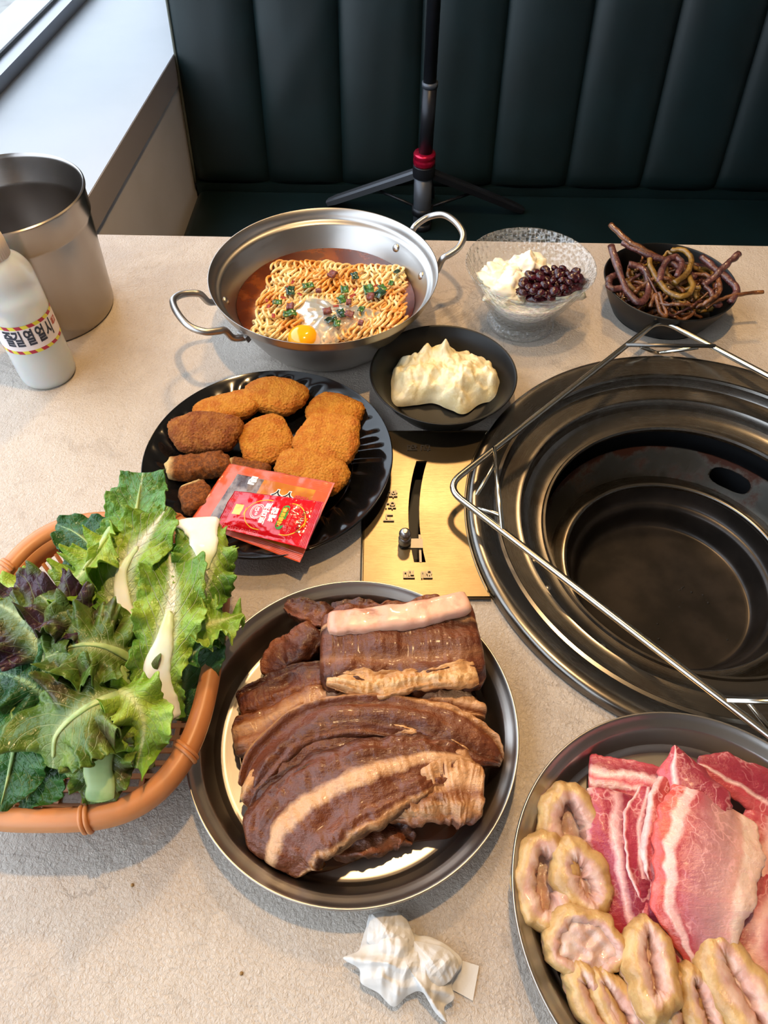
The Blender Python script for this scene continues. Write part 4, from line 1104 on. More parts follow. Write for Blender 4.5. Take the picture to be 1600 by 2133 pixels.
def slab_mesh(spine, width, thick, seed, N=64, Mc=28, amp=.0012, freq=70, endp=7, roll=0.0, wave=None, crown=0.0, e=.55, ridge=0.0, seams=()):
    sp_ = crom(spine, N); vs = []; fs = []; uv = []
    rl = roll if isinstance(roll, (list, tuple)) else [roll]*2
    # frames with a steady up direction
    for i in range(N):
        t = (sp_[min(i+1, N-1)]-sp_[max(i-1, 0)]).normalized(); x = i/(N-1)
        s = t.cross(Vector((0, 0, 1)))
        s = s.normalized() if s.length > 1e-5 else Vector((1, 0, 0))
        u_ = s.cross(t)
        a = math.radians(lerpl(rl, x)); s, u_ = s*math.cos(a)+u_*math.sin(a), u_*math.cos(a)-s*math.sin(a)
        w = lerpl(width, x)/2; h = lerpl(thick, x)/2
        k = max(0.0, 1-abs(2*x-1)**endp)**.5
        for j in range(Mc):
            th = 2*PI*j/Mc
            c_, s_ = math.cos(th), math.sin(th)
            X = math.copysign(abs(c_)**e, c_); Y = math.copysign(abs(s_)**e, s_)
            lat = X*w*(k*.35+.65 if 0 < i < N-1 else .0)*(1+.12*nz(x*6, seed, X)+.07*nz(x*19, seed+4, X))
            if i in (0, N-1): lat = X*w*.45
            up = Y*h*k + crown*(1-X*X)
            if wave: up += wave(x, X)
            rd = ridge*k*(nz(x*2.6+seed, X*3.6, seed)+.6*nz(x*6, X*8+seed, seed+2)+.30*nz(x*9, X*17, seed+5)+.12*nz(x*34, X*9, seed+8)); up += rd*(1 if Y >= 0 else -.3)
            for (xc, hw, hh) in seams:
                g = max(0.0, 1-((X+.22*nz(x*4, seed, 3)-xc)/hw)**2)
                if g > 0 and Y > -.2: up += k*g*(hh+.0016*nz(x*38+seed, X*10, 2)+.0011*nz(x*80, X*22, seed))
            p = sp_[i]+s*lat+u_*up
            d = fbm(p*freq+Vector((seed*7.3, 0, 0)))
            p = p+(s*(X*.6)+u_*Y)*d*amp*k
            vs.append(p); uv.append((x, (X+1)/2))
    for i in range(N-1):
        for j in range(Mc):
            a, b_ = i*Mc+j, i*Mc+(j+1) % Mc
            fs.append((a, b_, b_+Mc, a+Mc))
    fs.append(tuple(range(Mc-1, -1, -1))); fs.append(tuple(range((N-1)*Mc, N*Mc)))
    return vs, fs, uv

LEAF_GROUP = None
def leaf(label, pts, wid, mat, ruffle=.006, freq=5, cup=.25, roll=0, rib=None, ribmat='rib_green', seed=0, edge=.12, blister=.0012, tooth=.0, name='salad_leaf', NU=120, NV=45, z_add=0.0):
    spn = crom([W(*p) for p in pts], NU)
    rg = random.Random(seed); ph = [rg.uniform(0, 6), rg.uniform(0, 6)]
    rl = roll if isinstance(roll, (list, tuple)) else [roll, roll]
    mid = []
    fr = []
    for i in range(NU):
        t = (spn[min(i+1, NU-1)]-spn[max(i-1, 0)]).normalized(); x = i/(NU-1)
        s = t.cross(Vector((0, 0, 1)))
        s = s.normalized() if s.length > 1e-4 else Vector((1, 0, 0))
        n_ = s.cross(t); a = math.radians(lerpl(rl, x))
        s, n_ = s*math.cos(a)+n_*math.sin(a), n_*math.cos(a)-s*math.sin(a)
        fr.append((s, n_))
    def fn(u, v):
        i = min(int(u*(NU-1)+.5), NU-1); s, n_ = fr[i]; vv = v*2-1; sd = 1 if vv > 0 else 0
        w = lerpl(wid, u)*(1+edge*nz(u*6, sd*5+seed, 2)*abs(vv)+(.018+.25*tooth)*math.sin(u*2*PI*19+sd+2*nz(u*9, seed))*abs(vv)**6)
        av = abs(vv)
        rw = (rib[0]*(1-u)+rib[1]*u)*.5 if rib else 0
        free = max(0.0, min(1.0, (av*w-rw)/(.45*w))); free = free*free*(3-2*free)
        r = ruffle*1.25*free*av**1.4*(math.sin(2*PI*freq*.62*u+ph[sd]+2.2*nz(u*4, seed, sd))+.33*math.sin(2*PI*freq*1.9*u+ph[1-sd]+1.5*nz(u*5, seed+3, sd))*av**2)
        lat = vv*w*(1-.10*av)
        p = spn[i]+s*lat
        z = cup*w*vv*vv+r+blister*(fbm(p*120+Vector((seed, 0, 0)))*1.2)*max(free, .15)
        return p+n_*z
    v, f, uv = grid(NU, NV, fn)
    r = thing(name, label, 'leaf', spn[0])
    o = put('blade', [p-spn[0] for p in v], f, M[mat], parent=r, uvs=uv)
    md = o.modifiers.new('thickness', 'SOLIDIFY'); md.thickness = .0006; md.offset = 0
    if rib:
        n = int(NU*rib[2])
        sp2 = [spn[i]+fr[i][1]*.0009-spn[0] for i in range(n)]
        vs, fs, uv2 = slab_mesh([sp2[0], sp2[n//4], sp2[n//2], sp2[3*n//4], sp2[-1]], [rib[0], (rib[0]+rib[1])/2, rib[1]], [rib[3], rib[3]*.7, .0012], seed, N=40, Mc=14, amp=.0005, roll=rl, endp=14, crown=rib[3]*.15)
        put('midrib', vs, fs, M[ribmat], parent=r, uvs=uv2)
    return r
# back to front
leaf('dark green crinkled leaf at the far left corner of the basket', [(255, 1215, .060), (215, 1165, .072), (165, 1115, .082), (118, 1092, .080)], [.012, .026, .027, .018, .004], 'lf_dark', .004, 4, .12, seed=1, rib=(.004, .0012, .8, .002), roll=8)
leaf('tall romaine leaf standing up toward the nugget plate', [(245, 1260, .060), (262, 1160, .080), (283, 1070, .094), (298, 985, .092)], [.012, .021, .026, .026, .024, .019], 'lf_green', .004, 5, .14, seed=2, rib=(.007, .0012, .9, .0025), roll=-4, blister=.0022)
leaf('dark leaf under the cabbage leaf at the basket middle', [(280, 1370, .052), (250, 1290, .066), (215, 1210, .074), (180, 1150, .074)], [.010, .024, .030, .024, .008], 'lf_dark', .005, 5, .15, seed=3, roll=6, rib=(.006, .001, .9, .002))
leaf('large dark green leaf lying under the frilly leaves at the left', [(230, 1480, .045), (160, 1400, .060), (80, 1330, .066), (-10, 1270, .062)], [.010, .032, .040, .036, .012], 'lf_dark', .006, 5, .12, seed=23, roll=0)
leaf('green leaf filling the right side of the basket under the cabbage', [(365, 1500, .040), (390, 1400, .055), (400, 1300, .062), (395, 1200, .060)], [.012, .024, .028, .024, .010], 'lf_dark', .006, 5, .15, seed=24, roll=-6)
leaf('upright cabbage leaf with white rib left of the sauce packets', [(300, 1355, .066), (262, 1275, .080), (255, 1190, .092), (310, 1110, .100), (350, 1055, .098)], [.007, .014, .026, .027, .022, .008], 'lf_cabbage', .005, 6, .20, seed=4, rib=(.017, .004, .66, .0045), ribmat='rib_white', roll=-8, blister=.0022)
leaf('frilly lime green leaf curling over at the upper left', [(235, 1098, .098), (205, 1145, .102), (165, 1200, .098), (110, 1250, .088)], [.008, .014, .020, .024, .020], 'lf_lime', .009, 5, .05, seed=5, rib=(.006, .002, .6, .003), roll=-14, tooth=.12)
leaf('broad white stemmed cabbage leaf lying down the right of the basket', [(340, 1505, .058), (325, 1420, .074), (345, 1320, .090), (360, 1220, .096), (350, 1135, .090)], [.016, .019, .020, .026, .026, .014], 'lf_cabbage', .0065, 7, .18, seed=6, rib=(.030, .006, .62, .0055), ribmat='rib_white', roll=-14, blister=.0022, tooth=.06)
leaf('upside down cabbage leaf with broad white base beside the ketchup', [(410, 1083, .080), (425, 1130, .090), (425, 1200, .088), (420, 1290, .076)], [.019, .021, .025, .024, .010], 'lf_cabbage', .0075, 7, -.12, seed=7, rib=(.034, .008, .62, .0050), ribmat='rib_white', roll=16, blister=.0018, tooth=.10)
leaf('small frilly yellow green leaf hanging over the right rim', [(400, 1315, .078), (435, 1300, .082), (470, 1290, .078), (505, 1278, .070)], [.010, .018, .020, .015, .005], 'lf_lime', .006, 5, .1, seed=8, roll=10, tooth=.1, blister=.002)
leaf('thin curled green leaf drooping beside the rib plate', [(380, 1385, .072), (410, 1355, .076), (445, 1325, .074), (470, 1350, .064)], [.005, .011, .012, .008, .003], 'lf_green', .004, 4, .1, seed=9, roll=24)
leaf('purple tinged red lettuce leaf at the left edge of the basket', [(95, 1400, .080), (75, 1340, .094), (40, 1285, .096), (-20, 1250, .088)], [.010, .026, .034, .034, .014], 'lf_red', .010, 6, .10, seed=10, roll=4, blister=.003)
leaf('ruffled purple and green lettuce leaf beside the frilly lime leaf', [(205, 1330, .086), (165, 1290, .098), (115, 1262, .102), (60, 1225, .094)], [.008, .018, .024, .022, .010], 'lf_red', .009, 6, .10, seed=11, roll=-6, blister=.003)
leaf('olive red lettuce leaf crumpled over the basket centre', [(275, 1375, .080), (225, 1350, .094), (165, 1345, .100), (95, 1370, .092)], [.010, .028, .034, .030, .012], 'lf_olive', .008, 6, .08, seed=12, roll=-6, rib=(.006, .001, .9, .0022), blister=.0022)
leaf('long stemmed olive lettuce leaf with stalk reaching the near rim', [(312, 1600, .040), (292, 1510, .060), (262, 1420, .078), (215, 1340, .088), (165, 1310, .088)], [.004, .006, .016, .032, .028, .010], 'lf_olive', .006, 5, .10, seed=13, rib=(.009, .002, .95, .0035), roll=-8)
leaf('dark green perilla leaf with pale midrib at the lower left corner', [(20, 1440, .072), (32, 1520, .076), (22, 1600, .072), (0, 1690, .062)], [.008, .024, .028, .024, .004], 'lf_perilla', .003, 6, .12, seed=14, rib=(.004, .001, .95, .002), roll=6)
leaf('second perilla leaf lying behind the first at the near rim', [(70, 1500, .058), (80, 1570, .062), (70, 1630, .060), (50, 1685, .056)], [.010, .026, .030, .024, .006], 'lf_perilla', .003, 6, .10, seed=15, rib=(.003, .001, .9, .0018), roll=-6)
leaf('thick stalked lettuce leaf hanging over the near rim', [(215, 1500, .080), (205, 1560, .078), (208, 1620, .070), (212, 1672, .060)], [.022, .024, .024, .020, .010], 'lf_olive', .006, 6, .02, seed=16, rib=(.017, .018, .98, .0065), roll=6)
leaf('large glossy green lettuce leaf at the front of the basket', [(250, 1445, .090), (180, 1475, .098), (120, 1530, .092), (110, 1600, .078)], [.018, .034, .038, .034, .014], 'lf_olive', .010, 5, .02, seed=17, rib=(.005, .002, .9, .002), roll=2, blister=.0022)
leaf('frilly green leaf edge curling at the right front of the basket', [(225, 1440, .088), (270, 1450, .092), (300, 1510, .084), (285, 1600, .064)], [.010, .020, .020, .018, .008], 'lf_lime', .009, 5, .04, seed=18, roll=14, tooth=.06)
leaf('deep green leaf tucked at the left behind the perilla', [(110, 1470, .066), (70, 1430, .080), (30, 1410, .082), (-20, 1400, .076)], [.010, .022, .026, .022, .008], 'lf_dark', .006, 5, .1, seed=19, roll=6)
leaf('light lettuce frill near the left rim of the basket', [(95, 1260, .078), (60, 1235, .080), (25, 1225, .076), (-15, 1232, .070)], [.006, .014, .016, .012, .005], 'lf_lime', .006, 5, .1, seed=20, roll=0, tooth=.08)

# ------------------------------------------------------------ marinated ribs
def meat(name, stops, rough=.36, warp=.16, fibre=(.22, 1.0), coat=.12, marb=None, bstr=.8, sss=.06, fleck=(.42, '#96582e')):
    b = NB(name); ux, uy = b.uvxy()
    n1 = b.noise(26, 4, .6); n2 = b.noise(90, 4, .65)
    v = b.math('ADD', uy, b.math('ADD', b.math('MULTIPLY', b.math('SUBTRACT', n1, .5), warp), b.math('MULTIPLY', b.math('SUBTRACT', n2, .5), warp*.5)))
    c = b.ramp(v, stops)
    g = b.noise(46, 5, .65)
    c = b.mix(b.math('MULTIPLY', b.step(g, .5, .72), .30), c, stops[0][1])
    c = b.mix(b.math('MULTIPLY', b.step(b.noise(170, 4, .7, vec=b.mapped((.35, 1, 1))), .52, .7), fleck[0]), c, fleck[1])
    if marb:
        dn = b.node('ShaderNodeTexNoise', Scale=45.0, Detail=3.0); b.L.new(b.co(), dn.inputs['Vector'])
        dv = b.node('ShaderNodeVectorMath', dict(operation='MULTIPLY_ADD')); b.L.new(dn.outputs['Color'], dv.inputs[0]); dv.inputs[1].default_value = (.035, .035, .035); b.L.new(b.mapped(marb[3]), dv.inputs[2])
        e = b.voro(marb[0], 'DISTANCE_TO_EDGE', vec=dv.outputs[0])
        m_ = b.math('MULTIPLY', b.step(e, marb[1], 0), b.step(b.noise(30, 3), .42, .6))
        c = b.mix(b.math('MULTIPLY', m_, marb[4] if len(marb) > 4 else .8), c, marb[2])
    fib = b.noise(520, 3, .6, vec=b.mapped((fibre[0], fibre[1], 1)))
    b.P(col=c, rough=b.math('ADD', rough-.06, b.math('MULTIPLY', n2, .14)), spec=.5, coat=coat, coatr=.15, sss=sss, ssss=.004, sssr=(1, .4, .25))
    b.bump(b.math('ADD', b.math('MULTIPLY', fib, .5), b.noise(150, 5, .65)), bstr, .0022)
    return b.m
BR, BD, FT, FP = '#6b3820', '#442112', '#bd8c5e', '#cc9c70'
M['rib_a'] = meat('rib_meat_banded', [(0, BR), (.20, BR), (.25, '#b98a60'), (.30, BD), (.42, BR), (.62, '#5c2d1a'), (.70, '#8a5a3a'), (.76, BR), (.9, BD), (1, BD)], warp=.10)
M['rib_b'] = meat('rib_meat_dark', [(0, BD), (.3, '#4d2412'), (.6, BR), (.75, '#7a4526'), (.9, '#8a4e2e'), (1, BD)])
M['rib_c'] = meat('rib_meat_tan', [(0, '#6c3a1e'), (.2, '#8f5a36'), (.38, '#c0936a'), (.55, '#8a5332'), (.7, '#a3704a'), (1, BD)], warp=.3)
M['rib_d'] = meat('rib_meat_arch', [(0, '#a87044'), (.10, FT), (.18, BR), (.4, BR), (.7, '#552a17'), (.88, BR), (1, BD)], warp=.12)
M['rib_e'] = meat('rib_meat_streaked', [(0, FT), (.22, '#d2a06c'), (.32, BR), (.5, '#5a2e1a'), (.75, '#6e3b20'), (.92, BR), (1, '#8f5a36')], warp=.18)
M['rib_f'] = meat('rib_meat_front', [(0, BD), (.10, BR), (.34, '#5f3420'), (.41, FP), (.52, '#c99b70'), (.58, BR), (.82, '#6a3820'), (.90, BR), (.95, FT), (1, BD)], warp=.24)
M['rib_g'] = meat('rib_meat_fatty', [(0, BR), (.2, FT), (.5, '#d6a67a'), (.66, '#7a4526'), (.8, FT), (1, BR)], warp=.4)
b = NB('rib_bone'); n = b.noise(40, 4, .6); b.P(col=b.mix(b.step(b.noise(55, 5, .65, vec=b.mapped((.4, 1, 1))), .55, .75), b.mix(b.step(n, .4, .65), '#dcae94', '#c98f76'), '#8a5138'), rough=.34, coat=.3, sss=.2, ssss=.004); b.bump(b.noise(120, 4), .35, .0012); M['bone'] = b.m
def mpiece(name, label, cat, group, pts, width, thick, mat, seed, **k):
    k.setdefault('ridge', .0046 if cat == 'rib' else .0012)
    if cat == 'rib': k.setdefault('endp', 13); k.setdefault('e', .68)
    spn = [W(*p) for p in pts]
    v, f, uv = slab_mesh(spn, width, thick, seed, **k)
    return tag(put(name, v, f, M[mat] if isinstance(mat, str) else mat, uvs=uv), label, cat, group)
RG = 'marinated ribs on the steel plate'
# juice pooled in the plate
b = NB('marinade'); b.P(col='#4a1d06', rough=.06, coat=.5, trans=.35, ior=1.34); M['marinade'] = b.m
juice = [(560, 1420), (590, 1350), (690, 1310), (850, 1310), (975, 1400), (1010, 1550), (995, 1680), (950, 1738), (860, 1752), (770, 1778), (680, 1812), (600, 1808), (535, 1700), (505, 1600), (500, 1490)]
jr = crom([W(x, y, .0022) for x, y in juice+[juice[0]]], 81)[:80]; jc = sum(jr, Vector())/80
V = [jc+Vector((0, 0, .0006))]+[p+Vector((0, 0, .0005)) for p in jr]+[jc.lerp(p, 1.012)-Vector((0, 0, .0008)) for p in jr]
tag(put('marinade_puddle', V, [(0, 1+i, 1+(i+1) % 80) for i in range(80)]+[(1+i, 81+i, 81+(i+1) % 80, 1+(i+1) % 80) for i in range(80)], M['marinade']), 'thin brown marinade puddle around the ribs on the plate', 'sauce')
mpiece('rib_slice', 'small dark meat end poking out at the far left of the rib pile', 'rib', RG, [(598, 1262, .020), (635, 1275, .024), (690, 1290, .026)], [.012, .020, .024], .014, 'rib_b', 1, amp=.002)
mpiece('rib_slice', 'dark lump of meat peeping out behind the bone-in rib', 'rib', RG, [(690, 1278, .020), (740, 1272, .022), (800, 1282, .022)], [.014, .018, .014], .016, 'rib_b', 2, amp=.003)
mpiece('rib_slice', 'dark meat piece with knuckly end left of the bone-in rib', 'rib', RG, [(660, 1310, .026), (625, 1345, .024), (590, 1370, .018), (575, 1415, .010)], [.022, .028, .030, .022], .018, 'rib_b', 3, amp=.003)
mpiece('rib_slice', 'dark strip running left from under the bone-in rib', 'rib', RG, [(500, 1478, .013), (560, 1450, .018), (630, 1425, .022), (710, 1410, .024)], [.022, .028, .030, .026], .018, 'rib_b', 4, N=90, Mc=40, amp=.0018, seams=((.4, .3, .0015),))
mpiece('rib_slice', 'tan ended rib slice below the dark left strip', 'rib', RG, [(488, 1545, .014), (560, 1520, .020), (640, 1475, .024), (740, 1450, .024)], [.028, .036, .030, .024], .016, 'rib_c', 5, N=90, Mc=40, amp=.0024, seams=((-.2, .35, .002),))
mpiece('rib_slice', 'fatty rib slice with orange tip at the right of the pile', 'rib', RG, [(720, 1490, .022), (810, 1465, .026), (910, 1462, .028), (1012, 1490, .024)], [.024, .034, .036, .014], .018, 'rib_g', 6, N=100, Mc=40, amp=.0035, freq=90, seams=((-.2, .5, .003),))
br = mpiece('bone_in_rib', 'thick bone-in rib slab at the top of the plate', 'rib', RG, [(668, 1360, .034), (760, 1352, .038), (880, 1345, .038), (1000, 1338, .034)], [.060, .068, .076, .070], .026, 'rib_a', 7, N=130, Mc=56, amp=.0026, freq=60, endp=16, seams=((-.45, .12, .0022), (.0, .3, .0016)))
v, f, uv = slab_mesh([W(*p)-br.location for p in [(682, 1302, .050), (770, 1293, .053), (880, 1278, .054), (978, 1252, .052)]], [.018, .019, .019, .017], [.013, .013, .014, .013], 8, amp=.0012, endp=20, N=64)
put('rib_bone', v, f, M['bone'], parent=br, uvs=uv)
v, f, uv = slab_mesh([W(*p)-br.location for p in [(680, 1416, .046), (780, 1428, .0475), (880, 1416, .0485), (994, 1400, .046)]], [.012, .019, .016, .024], .009, 9, amp=.003, freq=95, N=120, Mc=40, ridge=.0055, e=.9, seams=((.1, .7, .001),))
M['fatstrip'] = meat('fat_strip', [(0, '#b98a58'), (.3, '#cf9f6c'), (.6, '#d9b07c'), (1, '#a87648')], warp=.3, bstr=.7)
put('fat_strip', v, f, M['fatstrip'], parent=br, uvs=uv)
mpiece('rib_slice', 'long arched rib slice sweeping to a point at the right', 'rib', RG, [(522, 1648, .014), (560, 1580, .026), (640, 1515, .034), (760, 1490, .038), (900, 1512, .036), (990, 1555, .030), (1042, 1592, .022)], [.022, .029, .030, .032, .034, .030, .010], .020, 'rib_d', 10, N=130, Mc=44, amp=.0016, seams=((-.85, .35, .002), (.2, .4, .001)))
mpiece('rib_slice', 'streaked rib slice directly below the long arched one', 'rib', RG, [(525, 1690, .012), (575, 1630, .022), (660, 1575, .028), (780, 1555, .030), (900, 1578, .030), (985, 1598, .028)], [.026, .034, .036, .036, .030, .020], .018, 'rib_e', 11, N=130, Mc=44, amp=.002, seams=((-.6, .45, .003), (.5, .3, .001)))
mpiece('rib_slice', 'narrow dark rib strip showing between the streaked and front slices', 'rib', RG, [(530, 1722, .016), (590, 1655, .027), (690, 1612, .033), (800, 1585, .034), (880, 1590, .030)], [.020, .026, .026, .022, .012], .016, 'rib_b', 15, N=110, Mc=36, amp=.002, seams=((-.4, .3, .0016),))
mpiece('rib_slice', 'lumpy fatty rib end at the near right of the plate', 'rib', RG, [(800, 1690, .022), (870, 1660, .028), (940, 1640, .030), (1002, 1648, .026)], [.020, .036, .052, .040], .026, 'rib_g', 12, N=100, Mc=50, amp=.0042, freq=70, seams=((-.3, .4, .004), (.5, .3, .003)))
mpiece('rib_slice', 'small ragged meat scraps under the front rib slice', 'rib', RG, [(690, 1755, .010), (760, 1745, .014), (830, 1735, .012), (862, 1752, .010)], [.022, .026, .020, .010], .014, 'rib_b', 13, amp=.004, freq=100)
mpiece('rib_slice', 'widest front rib slice with pale fat band along the middle', 'rib', RG, [(572, 1800, .012), (600, 1735, .024), (665, 1680, .032), (745, 1640, .038), (830, 1610, .038), (900, 1592, .036), (985, 1600, .030)], [.046, .062, .064, .060, .050, .038, .024], .022, 'rib_f', 14, N=150, Mc=60, amp=.0022, seams=((.0, .26, .0034), (-.6, .25, .0014), (.85, .2, .0016)))

# ------------------------------------------------------------ raw pork
R1, R2, PKW, PKP = '#a23340', '#b84650', '#e2bdb4', '#d68e8a'
marb = (75, .06, '#e2a8a4', (1, .6, 1), .55)
M['pk_a'] = meat('pork_back', [(0, '#b04a52'), (.25, '#8c2a3a'), (.42, PKW), (.58, '#c0505a'), (.72, PKW), (.8, '#b6434f'), (1, '#d07a7a')], rough=.3, warp=.5, coat=.06, marb=marb, bstr=.5, fleck=(.25, '#c87878'), sss=.2)
M['pk_b'] = meat('pork_red', [(0, '#a03c48'), (.12, PKW), (.2, '#7c2034'), (.55, '#84273b'), (.66, '#e6b6b4'), (.72, '#9a2d42'), (.92, '#a83848'), (1, PKW)], rough=.3, warp=.22, coat=.06, marb=marb, bstr=.5, fleck=(.25, '#c87878'), sss=.2)
M['pk_c'] = meat('pork_bright', [(0, '#b8504c'), (.4, '#a83a3a'), (.7, '#b04440'), (.93, '#a43c3c'), (1, PKW)], rough=.3, warp=.2, coat=.06, marb=marb, bstr=.5, fleck=(.25, '#c87878'), sss=.2)
M['pk_d'] = meat('pork_dark', [(0, '#93323e'), (.4, '#872838'), (.62, '#96323f'), (.7, PKW), (.76, '#b4444c'), (1, '#c25458')], rough=.3, warp=.18, coat=.06, marb=marb, bstr=.5, fleck=(.25, '#c87878'), sss=.2)
M['pk_e'] = meat('pork_front', [(0, '#dcb4a0'), (.20, '#e6c8b6'), (.25, '#cf9a8c'), (.36, '#b0807a'), (.62, '#a86668'), (.76, '#a63e48'), (.80, '#d9a8a2'), (.87, '#dfb8ae'), (.90, '#b44640'), (1, '#cc5148')], rough=.28, warp=.14, coat=.06, marb=marb, bstr=.5, fleck=(.25, '#c87878'), sss=.25)
M['pk_f'] = meat('pork_side', [(0, '#d89a8a'), (.3, '#b84a54'), (.5, '#e4b8b0'), (.65, '#a83a48'), (1, '#c0505a')], rough=.3, warp=.4, coat=.06, marb=marb, bstr=.5, fleck=(.25, '#c87878'), sss=.2)
PG = 'raw pork slices on the steel plate'
wv = lambda a, k, ph=0: (lambda x, X: a*math.sin(X*k+x*3+ph))
kw = dict(amp=.0008, e=.8, N=72, Mc=40)
mpiece('pork_slice', 'marbled pink pork slice at the far left of the raw meat', 'pork', PG, [(1226, 1612, .018), (1300, 1622, .022), (1398, 1640, .024)], [.028, .028, .026], .006, 'pk_a', 1, wave=wv(.0012, 3), endp=24, **kw)
mpiece('pork_slice', 'dark red pork slice with pale edge at the far right', 'pork', PG, [(1452, 1588, .026), (1520, 1612, .026), (1610, 1662, .022), (1680, 1720, .018)], [.012, .030, .036, .034], .006, 'pk_d', 2, wave=wv(.001, 3), endp=16, **kw)
mpiece('pork_slice', 'pale orange pork slice edge at the right frame border', 'pork', PG, [(1600, 1700, .022), (1590, 1790, .024), (1570, 1900, .022)], [.034, .038, .020], .006, 'pk_f', 9, wave=wv(.001, 3), **kw)
mpiece('pork_slice', 'large red pork slice under the intestines at the right corner', 'pork', PG, [(1640, 1810, .020), (1590, 1900, .024), (1570, 2000, .022), (1600, 2110, .018)], [.040, .052, .062, .050], .006, 'pk_f', 8, wave=wv(.002, 3), endp=16, **kw)
mpiece('pork_slice', 'long deep red pork slice at the left beside the intestines', 'pork', PG, [(1298, 1652, .026), (1300, 1730, .027), (1310, 1830, .025), (1335, 1950, .018)], [.050, .048, .040, .032], .007, 'pk_b', 3, wave=wv(.0022, 2.4), endp=20, **kw)
mpiece('pork_slice', 'narrow pork slice showing below the biggest front slice', 'pork', PG, [(1385, 1800, .024), (1390, 1900, .024), (1430, 1990, .020), (1480, 2060, .014)], [.030, .034, .034, .016], .007, 'pk_b', 7, wave=wv(.0015, 2.4), **kw)
mpiece('pork_slice', 'bright red folded pork strip between the left and centre slices', 'pork', PG, [(1392, 1608, .026), (1378, 1690, .032), (1368, 1780, .030), (1366, 1860, .024)], [.016, .024, .022, .012], .009, 'pk_c', 4, roll=30, wave=wv(.002, 2), **kw)
mpiece('pork_slice', 'thin red pork slice edge tucked left of the pointed slice', 'pork', PG, [(1352, 1640, .027), (1340, 1720, .031), (1346, 1800, .030), (1356, 1890, .022)], [.014, .026, .028, .016], .006, 'pk_b', 12, roll=12, wave=wv(.0016, 2.6, 2), **kw)
mpiece('pork_slice', 'pointed dark red pork slice standing tallest at the far side', 'pork', PG, [(1405, 1556, .034), (1422, 1610, .036), (1440, 1670, .036), (1448, 1740, .032)], [.006, .032, .050, .050], .008, 'pk_d', 5, wave=wv(.0022, 2.4, 1), endp=20, roll=-6, **kw)
mpiece('pork_slice', 'biggest front pork slice with broad white fat edge at right', 'pork', PG, [(1490, 1668, .036), (1478, 1760, .042), (1462, 1880, .040), (1482, 2022, .026)], [.060, .066, .058, .026], .008, 'pk_e', 6, wave=wv(.0026, 2.2, .5), endp=20, **kw)

# ------------------------------------------------------------ intestines
b = NB('intestine'); ux, uy = b.uvxy(); n = b.noise(55, 4, .65)
outc = b.mix(b.step(n, .35, .65), '#c4a06a', '#a57f4c'); inc = b.mix(b.step(b.noise(80, 4), .4, .65), '#bd9080', '#cbab9a')
inner = b.math('MULTIPLY', b.step(b.math('ADD', uy, b.math('MULTIPLY', b.math('SUBTRACT', n, .5), .16)), .20, .28), b.step(b.math('ADD', uy, b.math('MULTIPLY', n, .1)), .74, .68))
b.P(col=b.mix(inner, outc, inc), rough=.36, sss=.18, ssss=.005, coat=.1); b.bump(b.math('ADD', b.noise(140, 4, .6), b.math('MULTIPLY', b.noise(60, 3), .8)), .5, .002); M['gut'] = b.m
def gut(label, px, py, z, rx, ry, wall, h, rot, tilt, seed, span=1.0, start=0.0, fill=0.0):
    """short cut ring of intestine: a wrinkled wall around a hollow"""
    c0 = W(px, py, z); R = Matrix.Rotation(math.radians(rot), 3, 'Z') @ Matrix.Rotation(math.radians(tilt), 3, 'X')
    def fn(u, v):
        a = 2*PI*(start+u*span); b_ = 2*PI*v
        k = 1+.16*nz(math.cos(a)*1.6+seed, math.sin(a)*1.6, 1); wl = wall*(1+.35*nz(math.cos(a)*2.4, math.sin(a)*2.4, seed+3))
        ed = 1.0 if span >= 1 else max(.05, 1-abs(2*u-1)**8)**.5
        # v 0: outermost, .25: top rim, .5: inner, .75: bottom
        off = math.cos(b_)*wl/2*ed; zz = math.copysign(abs(math.sin(b_))**.8, math.sin(b_))*h/2*ed
        wr = .0013*nz(a*5, b_*1.2, seed)+.0007*nz(a*13, b_*2, seed+1)
        x = math.cos(a)*(rx*k+off+wr); y = math.sin(a)*(ry*k+off+wr)
        return c0+R @ Vector((x, y, zz+.002*nz(math.cos(a)*2, math.sin(a)*2, seed+7)))
    v, f, uv = grid(88, 32, fn, closeu=span >= 1, closev=True)
    o = tag(put('intestine_piece', v, f, M['gut'], uvs=uv), label, 'intestine', 'cut intestine pieces on the pork plate')
    if fill:
        def fl(u, v):
            a = 2*PI*u; k = 1+.16*nz(math.cos(a)*1.6+seed, math.sin(a)*1.6, 1)
            s = v
            return c0+R @ Vector((math.cos(a)*rx*k*s, math.sin(a)*ry*k*s, h*.5*fill-.002*nz(math.cos(a)*s*3, math.sin(a)*s*3, seed)*1.5))-o.location
        v, f, uv = grid(48, 14, fl, closeu=True); put('inner_lining', v, f, M['gutin'], parent=o)
    return o
b = NB('inner_lining'); b.P(col=b.mix(b.step(b.noise(70, 4), .4, .65), '#c4a090', '#d0b8aa'), rough=.3, sss=.3, ssss=.005, coat=.3); b.bump(b.noise(130, 4, .65), .6, .002); M['gutin'] = b.m
gut('open intestine ring at the top left of the pork plate', 1188, 1722, .020, .0140, .0195, .015, .020, 8, 12, 1, fill=-.5)
gut('C shaped intestine piece at the far left of the pork plate', 1135, 1838, .020, .0140, .0215, .015, .022, -6, 6, 2, fill=-.5)
gut('folded yellow intestine piece right of the C shaped one', 1208, 1832, .022, .0105, .0165, .016, .022, 20, 10, 3, fill=.4)
gut('plump oval intestine slice filled with pale pink lining', 1214, 1965, .022, .0195, .0150, .0105, .022, -8, 14, 4, fill=.75)
gut('long wrinkled intestine piece in the middle of the near row', 1352, 2018, .028, .0085, .0205, .015, .024, -6, -8, 5, fill=.3)
